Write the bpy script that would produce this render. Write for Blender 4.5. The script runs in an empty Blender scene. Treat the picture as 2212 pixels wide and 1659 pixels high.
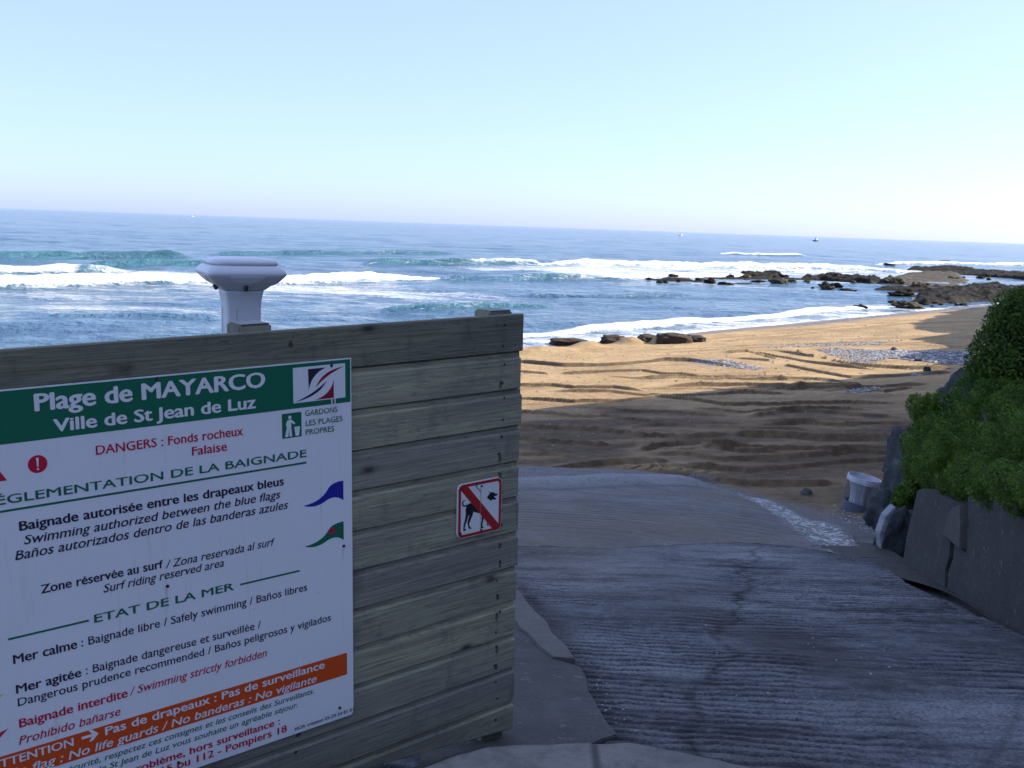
import bpy, bmesh, math, random
import numpy as np
from mathutils import Vector, Matrix, noise
random.seed(7); RNG = np.random.default_rng(7)
R = math.radians
SC = bpy.context.scene; C = SC.collection

# ------------------------------------------------------------------ camera, sky, sun
HC = 8.0                                   # camera height above the sea
PW, PF, PCX, PCY = 2212.0, 35/36*2212.0, 1106.0, 829.5
ROLL = math.atan(77/2212); PITCH = math.atan((PCY-487.5)*math.cos(ROLL)/PF)
cam_d = bpy.data.cameras.new("camera"); cam = bpy.data.objects.new("camera", cam_d); C.objects.link(cam)
cam_d.lens = 35; cam_d.sensor_width = 36; cam_d.clip_start = 0.05; cam_d.clip_end = 90000
cam.matrix_world = Matrix.Translation((0, 0, HC)) @ Matrix.Rotation(R(90)-PITCH, 4, 'X') @ Matrix.Rotation(ROLL, 4, 'Z')
SC.camera = cam

SUN_EL, SUN_AZ = R(33), R(75)              # azimuth from straight ahead towards the right
w = bpy.data.worlds.new("World"); SC.world = w; w.use_nodes = True
wn = w.node_tree.nodes; sky = wn.new('ShaderNodeTexSky'); sky.sky_type = 'NISHITA'; sky.sun_disc = False
sky.sun_elevation = SUN_EL; sky.sun_rotation = SUN_AZ; sky.altitude = 0; sky.air_density = 0.78; sky.dust_density = 0.95; sky.ozone_density = 5.0
mx = wn.new('ShaderNodeMix'); mx.data_type = 'RGBA'; mx.inputs[0].default_value = .50; mx.inputs[7].default_value = (2.75, 3.30, 5.5, 1)     # hazy summer air whitens the whole sky
w.node_tree.links.new(sky.outputs[0], mx.inputs[6]); w.node_tree.links.new(mx.outputs[2], wn['Background'].inputs[0]); wn['Background'].inputs[1].default_value = 0.15
sd = bpy.data.lights.new("sun", 'SUN'); sun = bpy.data.objects.new("sun", sd); C.objects.link(sun)
sd.energy = 5.0; sd.angle = R(0.5); sd.color = (1, .91, .76)
SV = Vector((math.sin(SUN_AZ)*math.cos(SUN_EL), math.cos(SUN_AZ)*math.cos(SUN_EL), math.sin(SUN_EL)))
sun.rotation_euler = SV.to_track_quat('Z', 'Y').to_euler(); sun.location = (0, 0, 60)
SC.view_settings.view_transform = 'Standard'; SC.view_settings.look = 'None'
SC.view_settings.exposure = 0.84; SC.view_settings.gamma = 1

# ------------------------------------------------------------------ measuring helpers
def ray(px, py):
    x = (px-PCX)/PF; z = -(py-PCY)/PF
    c, s = math.cos(ROLL), math.sin(ROLL); xr, zr = x*c-z*s, x*s+z*c
    c, s = math.cos(PITCH), math.sin(PITCH)
    return np.array([xr, c+s*zr, -s+c*zr])
CAM = np.array([0, 0, HC])
def on_z(px, py, z=0.0):
    d = ray(px, py); return CAM+d*((z-HC)/d[2])
def at_y(px, py, y):
    d = ray(px, py); return CAM+d*(y/d[1])
def on_fn(px, py, f, lo=1.5, hi=200):
    d = ray(px, py); t = lo
    while t < hi:
        p = CAM+d*t
        if p[2] <= f(p[0], p[1]): break
        t += 0.02 if t < 30 else .1
    return CAM+d*t
def sm(a, b, x):
    t = np.clip((np.asarray(x, float)-a)/(b-a), 0, 1); return t*t*(3-2*t)
def hash2(i, j, seed):
    n = (i.astype(np.int64)*374761393+j.astype(np.int64)*668265263+seed*974634777) & 0xffffffff
    n = ((n ^ (n >> 13))*1274126177) & 0xffffffff
    return ((n ^ (n >> 16)) & 0xffff)/65535.0
def vnoise(x, y, seed=0):
    x = np.asarray(x, float); y = np.asarray(y, float)
    i = np.floor(x); j = np.floor(y); fx = x-i; fy = y-j
    fx = fx*fx*(3-2*fx); fy = fy*fy*(3-2*fy)
    a = hash2(i, j, seed); b = hash2(i+1, j, seed); c = hash2(i, j+1, seed); d = hash2(i+1, j+1, seed)
    return (a*(1-fx)+b*fx)*(1-fy)+(c*(1-fx)+d*fx)*fy
def fbm(x, y, seed=0, o=4):
    r = 0; a = .5
    for k in range(o):
        r = r+a*(vnoise(x, y, seed+k*17)-.5)*2; x = x*2.03+3.1; y = y*2.03+1.7; a *= .5
    return r
def inpoly(x, y, poly):
    x = np.asarray(x, float); y = np.asarray(y, float); c = np.zeros(x.shape, bool); n = len(poly)
    for i in range(n):
        x0, y0 = poly[i]; x1, y1 = poly[(i+1) % n]
        if y0 == y1: continue
        t = ((y0 > y) != (y1 > y)) & (x < (x1-x0)*(y-y0)/(y1-y0)+x0); c ^= t
    return c

# ------------------------------------------------------------------ object helpers
def tag(o, label=None, cat=None, group=None, kind=None):
    for k, v in (('label', label), ('category', cat), ('group', group), ('kind', kind)):
        if v: o[k] = v
    return o
def thing(name, label, cat, loc, group=None):
    o = bpy.data.objects.new(name, None); C.objects.link(o); o.location = tuple(loc); o.empty_display_size = .1
    return tag(o, label, cat, group)
def base_of(o):
    b = np.zeros(3)
    while o is not None: b = b+np.array(o.location); o = o.parent
    return b
def mesh_np(name, V, F, mat, parent=None, smooth=False, attrs=None, loc=None):
    """V (n,3) world coordinates, F list of faces or (m,4)/(m,3) array"""
    V = np.asarray(V, np.float32)
    b = base_of(parent) if parent is not None else np.zeros(3)
    if loc is not None: b = b+np.asarray(loc, float)
    me = bpy.data.meshes.new(name); VL = (V-b).astype(np.float32)
    if isinstance(F, np.ndarray):
        m, k = F.shape
        me.vertices.add(len(VL)); me.vertices.foreach_set('co', VL.ravel())
        me.loops.add(m*k); me.loops.foreach_set('vertex_index', F.astype(np.int32).ravel())
        me.polygons.add(m); me.polygons.foreach_set('loop_start', np.arange(0, m*k, k, dtype=np.int32))
        me.polygons.foreach_set('loop_total', np.full(m, k, np.int32)); me.update(calc_edges=True)
    else:
        me.from_pydata([tuple(map(float, v)) for v in VL], [], F); me.update()
    if smooth: me.polygons.foreach_set('use_smooth', np.ones(len(me.polygons), bool))
    for k, a in (attrs or {}).items():
        a = np.asarray(a, np.float32)
        if a.ndim == 1: me.attributes.new(k, 'FLOAT', 'POINT').data.foreach_set('value', a)
        else: me.attributes.new(k, 'FLOAT_VECTOR', 'POINT').data.foreach_set('vector', a.ravel())
    o = bpy.data.objects.new(name, me); C.objects.link(o)
    if mat: me.materials.append(mat)
    if parent is not None: o.parent = parent
    if loc is not None: o.location = tuple(map(float, loc))
    return o
def grid_faces(nr, nc, keep=None):
    i = np.arange(nr*nc).reshape(nr, nc)
    F = np.stack([i[:-1, :-1], i[:-1, 1:], i[1:, 1:], i[1:, :-1]], -1).reshape(-1, 4)
    if keep is not None: F = F[keep.ravel()]
    return F
def compact(V, F, attrs):
    u, inv = np.unique(F, return_inverse=True)
    return V[u], inv.reshape(F.shape), {k: a[u] for k, a in attrs.items()}
class MB:
    def __init__(s): s.V = []; s.F = []; s.A = []
    def add(s, V, F, A=None):
        n = len(s.V); s.V += [np.asarray(v, float) for v in V]; s.F += [[i+n for i in f] for f in F]
        s.A += list(A) if A is not None else [(0, 0, 0)]*len(V)
    def prism(s, P, d, A=None):
        P = [np.asarray(p, float) for p in P]; d = np.asarray(d, float); n = len(P)
        s.add(P+[p+d for p in P], [list(range(n))[::-1], [i+n for i in range(n)]]+[[i, (i+1) % n, (i+1) % n+n, i+n] for i in range(n)], (list(A)*2) if A is not None else None)
    def box(s, c, X, Y, Z):
        c, X, Y, Z = [np.asarray(q, float) for q in (c, X, Y, Z)]
        s.prism([c-X-Y-Z, c+X-Y-Z, c+X+Y-Z, c-X+Y-Z], 2*Z)
    def tube(s, path, r, n=8, closed=False):
        path = [np.asarray(p, float) for p in path]; m = len(path); rr = r if hasattr(r, '__len__') else [r]*m
        V = []
        for i, p in enumerate(path):
            a = path[(i-1) % m] if (closed or i > 0) else p; b = path[(i+1) % m] if (closed or i < m-1) else p
            t = (b-a)/(np.linalg.norm(b-a)+1e-9); q = np.array([0, 0, 1.]) if abs(t[2]) < .9 else np.array([1., 0, 0])
            e = np.cross(t, q); e /= np.linalg.norm(e); f = np.cross(t, e)
            V += [p+rr[i]*(math.cos(k*2*math.pi/n)*e+math.sin(k*2*math.pi/n)*f) for k in range(n)]
        F = [[i*n+k, i*n+(k+1) % n, ((i+1) % m)*n+(k+1) % n, ((i+1) % m)*n+k] for i in range(m if closed else m-1) for k in range(n)]
        if not closed: F += [list(range(n))[::-1], [(m-1)*n+k for k in range(n)]]
        s.add(V, F)
    def lathe(s, prof, c, n=32, up=(0, 0, 1), cap=True):
        up = np.asarray(up, float); up /= np.linalg.norm(up); q = np.array([1., 0, 0]) if abs(up[0]) < .9 else np.array([0, 1., 0])
        e = np.cross(up, q); e /= np.linalg.norm(e); f = np.cross(up, e); c = np.asarray(c, float); V = []
        for r, z in prof: V += [c+up*z+r*(math.cos(k*2*math.pi/n)*e+math.sin(k*2*math.pi/n)*f) for k in range(n)]
        m = len(prof); F = [[i*n+k, i*n+(k+1) % n, (i+1)*n+(k+1) % n, (i+1)*n+k] for i in range(m-1) for k in range(n)]
        if cap: F += [list(range(n))[::-1], [(m-1)*n+k for k in range(n)]]
        s.add(V, F)
    def build(s, name, mat, parent=None, smooth=False, st=False, bevel=0, loc=None):
        o = mesh_np(name, np.array(s.V), s.F, mat, parent, smooth, {'st': np.array(s.A)} if st else None, loc)
        bm = bmesh.new(); bm.from_mesh(o.data); bmesh.ops.recalc_face_normals(bm, faces=bm.faces)
        if bevel: bmesh.ops.bevel(bm, geom=[e for e in bm.edges if e.calc_face_angle(0) > .6], offset=bevel, segments=2, affect='EDGES', clamp_overlap=True)
        bm.to_mesh(o.data); bm.free()
        if smooth and bevel == 0: pass
        return o

# ------------------------------------------------------------------ material helpers
class NT:
    def __init__(s, name):
        s.m = bpy.data.materials.new(name); s.m.use_nodes = True; s.t = s.m.node_tree; s.b = s.t.nodes['Principled BSDF']
    def n(s, kind, **kw):
        x = s.t.nodes.new('ShaderNode'+kind)
        for k, v in kw.items(): setattr(x, k, v)
        return x
    def set(s, sock, v):
        if isinstance(v, bpy.types.NodeSocket): s.t.links.new(v, sock)
        elif isinstance(v, tuple) and len(v) == 3 and sock.type == 'RGBA': sock.default_value = (*v, 1)
        else: sock.default_value = v
    def coord(s, scale=(1, 1, 1), attr=None, rot=(0, 0, 0)):
        if attr: o = s.n('Attribute', attribute_name=attr).outputs['Vector']
        else: o = s.n('TexCoord').outputs['Object']
        mp = s.n('Mapping'); s.set(mp.inputs[0], o); mp.inputs['Scale'].default_value = scale; mp.inputs['Rotation'].default_value = rot
        return mp.outputs[0]
    def attr(s, name): return s.n('Attribute', attribute_name=name).outputs['Fac']
    def noise(s, vec, scale, detail=4, rough=.55, dist=0):
        x = s.n('TexNoise'); s.set(x.inputs['Vector'], vec); x.inputs['Scale'].default_value = scale; x.inputs['Detail'].default_value = detail
        x.inputs['Roughness'].default_value = rough; x.inputs['Distortion'].default_value = dist; return x.outputs['Fac']
    def vor(s, vec, scale, feature='F1', out='Distance'):
        x = s.n('TexVoronoi', feature=feature); s.set(x.inputs['Vector'], vec); x.inputs['Scale'].default_value = scale; return x.outputs[out]
    def ramp(s, v, *stops):
        x = s.n('ValToRGB'); s.set(x.inputs[0], v); e = x.color_ramp.elements
        while len(e) < len(stops): e.new(.5)
        for i, (p, c) in enumerate(stops):
            e[i].position = p; e[i].color = (c, c, c, 1) if not isinstance(c, tuple) else (*c, 1)
        return x.outputs[0]
    def mix(s, f, a, b, mode='MIX'):
        x = s.n('Mix', data_type='RGBA', blend_type=mode); s.set(x.inputs[0], f); s.set(x.inputs[6], a); s.set(x.inputs[7], b); return x.outputs[2]
    def math(s, op, a, b=0.0, c=None):
        x = s.n('Math', operation=op); s.set(x.inputs[0], a); s.set(x.inputs[1], b)
        if c is not None: s.set(x.inputs[2], c)
        return x.outputs[0]
    def bump(s, h, strength=.3, dist=.01, normal=None):
        x = s.n('Bump'); s.set(x.inputs['Height'], h); x.inputs['Strength'].default_value = strength; x.inputs['Distance'].default_value = dist
        if normal is not None: s.set(x.inputs['Normal'], normal)
        return x.outputs[0]
    def out(s, color=None, rough=None, normal=None, spec=None, **kw):
        if color is not None: s.set(s.b.inputs['Base Color'], color)
        if rough is not None: s.set(s.b.inputs['Roughness'], rough)
        if normal is not None: s.set(s.b.inputs['Normal'], normal)
        if spec is not None: s.b.inputs['Specular IOR Level'].default_value = spec
        for k, v in kw.items(): s.set(s.b.inputs[k], v)
        return s.m
def simple(name, col, rough=.5, var=.12, scale=12, bump=.1, spec=.4, metal=0):
    t = NT(name); co = t.coord(); f = t.noise(co, scale, 5); f2 = t.noise(co, scale*7, 3)
    dk = tuple(c*(1-var*1.6) for c in col); lt = tuple(min(1, c*(1+var)) for c in col)
    c = t.mix(t.ramp(f, (.3, 0.), (.7, 1.)), dk, lt)
    return t.out(c, rough, t.bump(f2, bump, .004), spec, Metallic=float(metal))

def m_wood(name, dark=1.0):
    t = NT(name)
    big = t.noise(t.coord((1.3, 7, 3), 'st'), 1, 4, .6); brd = t.noise(t.coord((.25, 0, 4.3), 'st'), 1, 1)
    grain = t.noise(t.coord((2.2, 150, 5), 'st'), 1, 6, .7, .5)
    rings = t.noise(t.coord((.9, 15, 7), 'st'), 1, 4, .55, 1.6)
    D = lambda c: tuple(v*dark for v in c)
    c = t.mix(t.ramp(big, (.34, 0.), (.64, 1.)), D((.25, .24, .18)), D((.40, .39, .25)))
    c = t.mix(t.ramp(brd, (.40, .5), (.60, 0.)), c, D((.20, .19, .18)))
    c = t.mix(t.ramp(grain, (.26, .7), (.56, 0.)), c, D((.085, .08, .072)))
    c = t.mix(t.ramp(grain, (.55, 0.), (.8, .45)), c, D((.42, .42, .36)))
    rg = t.math('FRACT', t.math('MULTIPLY', rings, 11.0)); c = t.mix(t.ramp(rg, (0., .5), (.28, 0.), (.92, 0.), (1., .5)), c, D((.10, .092, .08)))
    kn = t.vor(t.coord((2.6, 6.0, 3), 'st'), 1.0)
    c = t.mix(t.ramp(kn, (.035, .95), (.085, .35), (.14, 0.)), c, (.045, .036, .03))
    c = t.mix(t.ramp(t.noise(t.coord((9, 4, 3), 'st'), 1, 5, .65), (.55, 0.), (.78, .65)), c, D((.085, .075, .075)))
    h = t.math('ADD', t.math('MULTIPLY', grain, .7), t.math('MULTIPLY', rg, .2))
    return t.out(c, .82, t.bump(h, .6, .004), .25)
def m_sign(name, col, rough=.34, stain=.35):
    t = NT(name)
    st = t.noise(t.coord((38, 2.0, 1), 'st'), 1, 4, .6); sp = t.noise(t.coord((60, 60, 1), 'st'), 1, 3)
    bl = t.noise(t.coord((5, 5, 1), 'st'), 1, 3)
    c = t.mix(t.ramp(st, (.6, 0.), (.82, stain)), col, tuple(v*k for v, k in zip(col, (.62, .55, .46))))
    c = t.mix(t.ramp(sp, (.70, 0.), (.78, stain)), c, (.20, .16, .13))
    c = t.mix(t.ramp(bl, (.35, .12), (.6, 0.)), c, tuple(v*.8 for v in col))
    return t.out(c, rough, t.bump(sp, .03, .001), .45)
def m_concrete(name, col, groove=0.0, dirt=.5):
    t = NT(name); co = t.coord()
    a = t.noise(co, .55, 6, .6); b = t.noise(co, 5, 6, .7); d = t.noise(co, 60, 3, .7)
    lo = tuple(v*.55 for v in col); hi = tuple(v*1.35 for v in col)
    c = t.mix(t.ramp(a, (.35, 0.), (.66, 1.)), tuple(v*.8 for v in col), tuple(v*1.12 for v in col))
    c = t.mix(t.ramp(b, (.36, dirt), (.6, 0.)), c, lo); c = t.mix(t.ramp(d, (.35, .7), (.6, 0.)), c, lo)
    c = t.mix(t.ramp(d, (.62, 0.), (.75, .6)), c, hi)
    if groove:
        sk = t.noise(t.coord((2.4, 2.4, .9)), 1, 7, .75, .8); c = t.mix(t.ramp(sk, (.54, 0.), (.75, groove*.6)), c, (.17, .17, .175)); c = t.mix(t.ramp(sk, (.28, groove), (.46, 0.)), c, (.03, .03, .032)); lc = t.noise(co, 17, 3, .6); c = t.mix(t.ramp(lc, (.63, 0.), (.70, .5)), c, (.20, .20, .19))
    h = t.math('ADD', t.math('MULTIPLY', b, 1.0), t.math('MULTIPLY', d, .5))
    return t.out(c, .88, t.bump(h, .5, .012), .25)
def m_rock(name, c0, c1, c2, sc=2.0):
    t = NT(name); co = t.coord()
    a = t.noise(co, sc, 7, .65, .4); b = t.noise(co, sc*7, 5, .7)
    c = t.mix(t.ramp(a, (.36, 0.), (.64, 1.)), c0, c1); c = t.mix(t.ramp(b, (.52, 0.), (.7, .85)), c, c2)
    h = t.math('ADD', a, t.math('MULTIPLY', b, .5))
    return t.out(c, .75, t.bump(h, 1.0, .3/sc), .3)
def m_leaf(name, a, b, trans=.25):
    t = NT(name); r = t.attr('rnd')
    c = t.mix(r, a, b); t.b.inputs['Roughness'].default_value = .55; t.b.inputs['Specular IOR Level'].default_value = .3
    t.set(t.b.inputs['Base Color'], c)
    tr = t.n('BsdfTranslucent'); t.set(tr.inputs[0], t.mix(.5, c, (.10, .16, .01)))
    ms = t.n('MixShader'); ms.inputs[0].default_value = trans
    t.t.links.new(t.b.outputs[0], ms.inputs[1]); t.t.links.new(tr.outputs[0], ms.inputs[2])
    t.t.links.new(ms.outputs[0], t.t.nodes['Material Output'].inputs[0]); return t.m

# ------------------------------------------------------------------ terrain functions
SHA = np.array([2.6, 67.2]); SHN = np.array([.728, -.686])     # shoreline point, landward normal
def shore_d(x, y): return (x-SHA[0])*SHN[0]+(y-SHA[1])*SHN[1]
def beach_base(x, y):
    d = shore_d(x, y)
    return np.where(d > 0, .074*d+.002*np.maximum(d-25, 0)**2*(d < 45)+(d >= 45)*(.8+.08*(d-45)), .1*d)
def ramp_z(x, y):
    z = 6.594-.186*y
    low = 4.62-.165*(y-10.6)
    z = np.where(y < 10.6, z, low)
    return z-.42*sm(2.6, 6.2, x)*sm(10.8, 16, y)
P2 = lambda pts, f: [tuple(on_fn(px, py, f)[:2]) for px, py in pts]

# ------------------------------------------------------------------ sea
def px_line(pts, f=None):
    P = [on_z(px, py) if f is None else on_fn(px, py, f) for px, py in pts]
    a = np.array(P); o = np.argsort(a[:, 0]); return a[o, 0], a[o, 1]
def build_sea():
    ys = [36.0]
    while ys[-1] < 30000:
        y = ys[-1]; ys.append(y+(min(.42, .3+y*.0008) if y < 160 else .42+(y-160)*.0045 if y < 420 else y*.012+(y-420)*.02*0))
    ys = np.array(ys)
    th = np.concatenate([np.linspace(-58, -31, 60, endpoint=False), np.linspace(-31, 31, 900), np.linspace(31, 60, 60)[1:]])
    tx = np.tan(np.radians(th)); Y, TX = np.meshgrid(ys, tx, indexing='ij'); X = Y*TX
    fade = 1/(1+(Y/260)**2)
    Z = np.zeros_like(X)
    rg = np.random.default_rng(3)
    for k in range(46):                                    # wind chop and swell, running towards the shore
        L = 2.2*1.07**k; a = rg.normal(-.25, .45); ph = rg.uniform(0, 6.28)
        kk = 2*math.pi/L; Z += .0042*L**.75*np.sin(kk*(X*math.sin(a)+Y*math.cos(a))+ph+1.6*fbm(X/(L*3), Y/(L*3), k, 2))*np.clip(1.4-Y/(L*90), 0, 1)
    Z *= .85*(.5+.8*vnoise(X/25, Y/14, 4))
    foam = np.zeros_like(X); teal = np.zeros_like(X)
    # (pixel polyline of the crest foot, height, breaking amount, wash behind towards the shore in metres)
    W = [([(-300, 628), (0, 622), (420, 614), (600, 612), (760, 608), (880, 605), (950, 600)], 1.15, 1.0, 9),
         ([(940, 603), (1040, 603), (1180, 600), (1300, 603)], .95, .12, 0),
         ([(-200, 590), (0, 588), (120, 590), (260, 590)], 1.0, .65, 10),
         ([(-200, 562), (0, 560), (200, 556), (420, 556)], 1.5, 0, 0),
         ([(130, 580), (300, 576), (430, 572), (620, 574)], 1.2, .06, 0),
         ([(780, 570), (880, 569), (970, 570), (1040, 571)], 1.5, .05, 0),
         ([(1020, 570), (1080, 570), (1170, 571)], 1.2, .45, 8),
         ([(1165, 572), (1300, 573), (1450, 577), (1600, 580), (1780, 584), (1960, 590)], 1.5, 1.0, 75),
         ([(1560, 549), (1640, 552), (1740, 553)], .8, .95, 0),
         ([(420, 551), (600, 549), (800, 549), (1000, 549)], 1.1, 0, 0),
         ([(1255, 602), (1340, 604), (1480, 600), (1640, 596)], .7, .85, 10),
         ([(1640, 588), (1800, 590), (2000, 590)], .5, .5, 8),
         ([(1900, 573), (2060, 571), (2212, 574), (2400, 578)], .9, .85, 12),
         ([(800, 672), (950, 668), (1080, 664), (1210, 660)], .55, .12, 4),
         ([(1120, 636), (1300, 640), (1500, 634)], .4, .04, 0),
         ([(60, 690), (300, 684), (480, 686)], .45, .0, 0),
         ([(1100, 729), (1180, 725), (1260, 718), (1330, 712), (1400, 709), (1500, 699), (1600, 691), (1700, 682), (1800, 674), (1880, 667), (1930, 662)], .55, 1.0, 5)]
    for i, (pts, h, br, wash) in enumerate(W):
        lx, ly = px_line(pts); x0, x1 = lx[0], lx[-1]; Ln = x1-x0
        yc = np.interp(X, lx, ly)+1.5*fbm(X/9+i*9, X*0+i, i, 4)*(1 if h > .6 else .5)
        en = sm(x0-.02*Ln, x0+.14*Ln, X)*(1-sm(x1-.14*Ln, x1+.02*Ln, X))
        d = Y-yc; wf, wb = (1.5, 5.5) if h > .6 else (.7, 2.5)
        hh = h*en*(.95*(1 if br > .5 else .8)+.30*fbm(X/8, X*0, 31+i, 3)+.22*fbm(X/3.1, Y/6, 37+i, 2))
        far = np.clip(np.median(ly)/130, 1, 3)
        prof = np.where(d < 0, np.exp(-(d/(wf*far**.5))**2), np.exp(-(d/(wb*far))**2))
        Z = Z*(1-.2*prof*en)+hh*prof
        teal = np.maximum(teal, en*(h > .5)*np.where(d < 0, np.exp(-(d/(1.8*wf*far**.5))**2), np.exp(-(d/(1.0*far))**2))*(.62 if br < .5 else .4)*(.55+.8*vnoise(X/7, X*0, 131+i)))
        if br:
            jag = fbm(X/2.2, Y/2.2, 50+i, 4)
            patch = sm(.5-br*.75, .75-br*.6, vnoise(X/(6 if h > .6 else 3), X*0+2, 71+i)) if br < .9 else 1
            low, hi = -(1.3+.5*jag)*wf*.95, (1.3+1.4*jag)*far
            core = sm(low-.35, low+.35, d)*(1-sm(hi-.5, hi+1.0, d))*patch*(en > .03)*min(1, br+.15)
            foam = np.maximum(foam, core)
            Z += core*.22*h*(jag+.4)
            if wash:
                wd = np.clip(-d/wash, 0, 1)
                foam = np.maximum(foam, en*np.where((d < 0), (1-wd)**1.0*.62, 0)*br)
                foam = np.maximum(foam, en*np.where((d > 0), np.exp(-d/(4*far))*.28, 0)*br)
    # broad old foam patches
    for px, py, rx, ry, a in [(120, 640, 9, 3.5, .47), (290, 665, 9, 3, .5), (190, 668, 7, 2, .48), (700, 628, 22, 11, .58), (830, 634, 17, 8, .55), (900, 655, 9, 2, .45), (330, 592, 22, 9, .52), (120, 603, 16, 8, .5),
                              (1330, 588, 34, 32, .66), (1450, 588, 38, 36, .62), (1620, 582, 55, 40, .58), (1800, 584, 50, 35, .55), (1250, 600, 12, 7, .5), (1560, 612, 10, 4, .5), (1640, 622, 12, 3.5, .52), (1850, 655, 8, 4, .5), (1750, 610, 25, 8, .42), (1900, 615, 20, 6, .42), (2080, 603, 20, 9, .3), (1120, 655, 8, 2, .4)]:
        c = on_z(px, py); q = ((X-c[0])/rx)**2+((Y-c[1])/ry)**2
        foam = np.maximum(foam, a*np.exp(-q**1.3))
    # swash between the shore break and the beach
    sd_ = shore_d(X, Y)+.9*fbm(X/6, Y/6, 9, 3)
    gx, gy = px_line(W[-1][0]); inside = (Y < np.interp(X, gx, gy)+.2)
    sw = np.where(inside, np.clip(.45+.25*fbm(X/2.5, Y/2.5, 77, 4)+.35*np.exp(-np.abs(sd_+.3)/.7), 0, .95), 0)*sm(-11, -6, sd_)*sm(gx[0]-6, gx[0]+1, X)
    foam = np.maximum(foam, sw)
    foam = np.maximum(foam, .75*np.exp(-np.abs(sd_+.25)/.4))
    Z = Z*(1-.92*sm(-9, -1, sd_))
    Z = np.where(sd_ > -4, np.maximum(Z, -.02+.05*vnoise(X/1.2, Y/1.2, 8)), Z)
    keep = (shore_d(X, Y) < 3.0); kf = keep[:-1, :-1] | keep[1:, 1:]
    F = grid_faces(*X.shape, kf)
    V = np.stack([X, Y, Z], -1).reshape(-1, 3); V, F, A = compact(V, F, {'foam': foam.ravel(), 'teal': teal.ravel()})
    t = NT('sea_water'); co = t.coord()
    fm, te = t.attr('foam'), t.attr('teal')
    n1 = t.noise(t.coord((1.25, .85, 1)), 1.0, 4, .6, .3); n2 = t.noise(t.coord((.32, .42, 1)), 1.0, 4, .6, .6); n3 = t.noise(t.coord((.02, .05, 1)), 1.0, 4)
    lace = t.math('ADD', t.math('MULTIPLY', t.noise(t.coord((.5, .9, 1)), 1.6, 8, .74, 1.5), .6), t.math('MULTIPLY', t.noise(t.coord((.10, .30, 1)), 1.0, 4, .6, 1.0), .4))
    cov = t.math('ADD', fm, t.math('MULTIPLY', t.math('SUBTRACT', lace, .5), 2.9))
    cov = t.math('MULTIPLY', t.ramp(cov, (.36, 0.), (.92, 1.)), t.ramp(fm, (.03, 0.), (.16, 1.)))
    wc = t.mix(t.ramp(n3, (.35, 0.), (.65, 1.)), (.050, .115, .19), (.075, .155, .235))
    wc = t.mix(te, wc, (.02, .14, .155))
    t.out(wc, .11, None, .5, IOR=1.333)
    n4 = t.noise(t.coord((.05, .15, 1)), 1.0, 5, .6, .5)
    h = t.math('ADD', t.math('ADD', t.math('MULTIPLY', n1, 1.0), t.math('MULTIPLY', n2, 1.3)), t.math('MULTIPLY', n4, 3.2))
    t.set(t.b.inputs['Normal'], t.bump(h, 1.0, .62))
    fo = t.n('BsdfDiffuse'); fo.inputs[0].default_value = (.80, .82, .83, 1)
    t.set(fo.inputs['Normal'], t.bump(lace, .8, .35))
    ms = t.n('MixShader'); t.set(ms.inputs[0], cov); t.t.links.new(t.b.outputs[0], ms.inputs[1]); t.t.links.new(fo.outputs[0], ms.inputs[2])
    t.t.links.new(ms.outputs[0], t.t.nodes['Material Output'].inputs[0])
    return tag(mesh_np('sea', V, F, t.m, None, True, A), kind='structure')
build_sea()

# ------------------------------------------------------------------ boat ramp, ledge and other concrete ground
RE = [(1893, 1207), (1925, 1232), (1985, 1270), (2065, 1312), (2212, 1368), (2420, 1475)]          # right edge, px
RT = [(1895, 1205), (1850, 1168), (1800, 1128), (1745, 1100), (1640, 1076), (1570, 1060), (1510, 1038), (1390, 1028), (1250, 1031), (1128, 1038), (1000, 1046), (700, 1060)]
re_w, rt_w = P2(RE, ramp_z), P2(RT, ramp_z)
RAMP = [(-9, -1)]+[(re_w[-1][0]+.4, -1)]+re_w[::-1]+rt_w[1:]+[(-9, rt_w[-1][1])]
SEAM = px_line([(700, 1185), (1120, 1178), (1300, 1181), (1450, 1176), (1600, 1170), (1700, 1180), (1790, 1193), (1895, 1207)], ramp_z)
CHAN = np.array(P2([(1600, 1062), (1640, 1080), (1700, 1108), (1760, 1140), (1830, 1175), (1895, 1200)], ramp_z))
def polydist(X, Y, P):
    d = np.full(X.shape, 1e9); s = np.zeros(X.shape)
    for i in range(len(P)-1):
        a, b = np.array(P[i]), np.array(P[i+1]); ab = b-a; t = np.clip(((X-a[0])*ab[0]+(Y-a[1])*ab[1])/(ab@ab), 0, 1)
        q = np.hypot(X-a[0]-t*ab[0], Y-a[1]-t*ab[1]); s = np.where(q < d, i+t, s); d = np.minimum(d, q)
    return d, s
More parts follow.
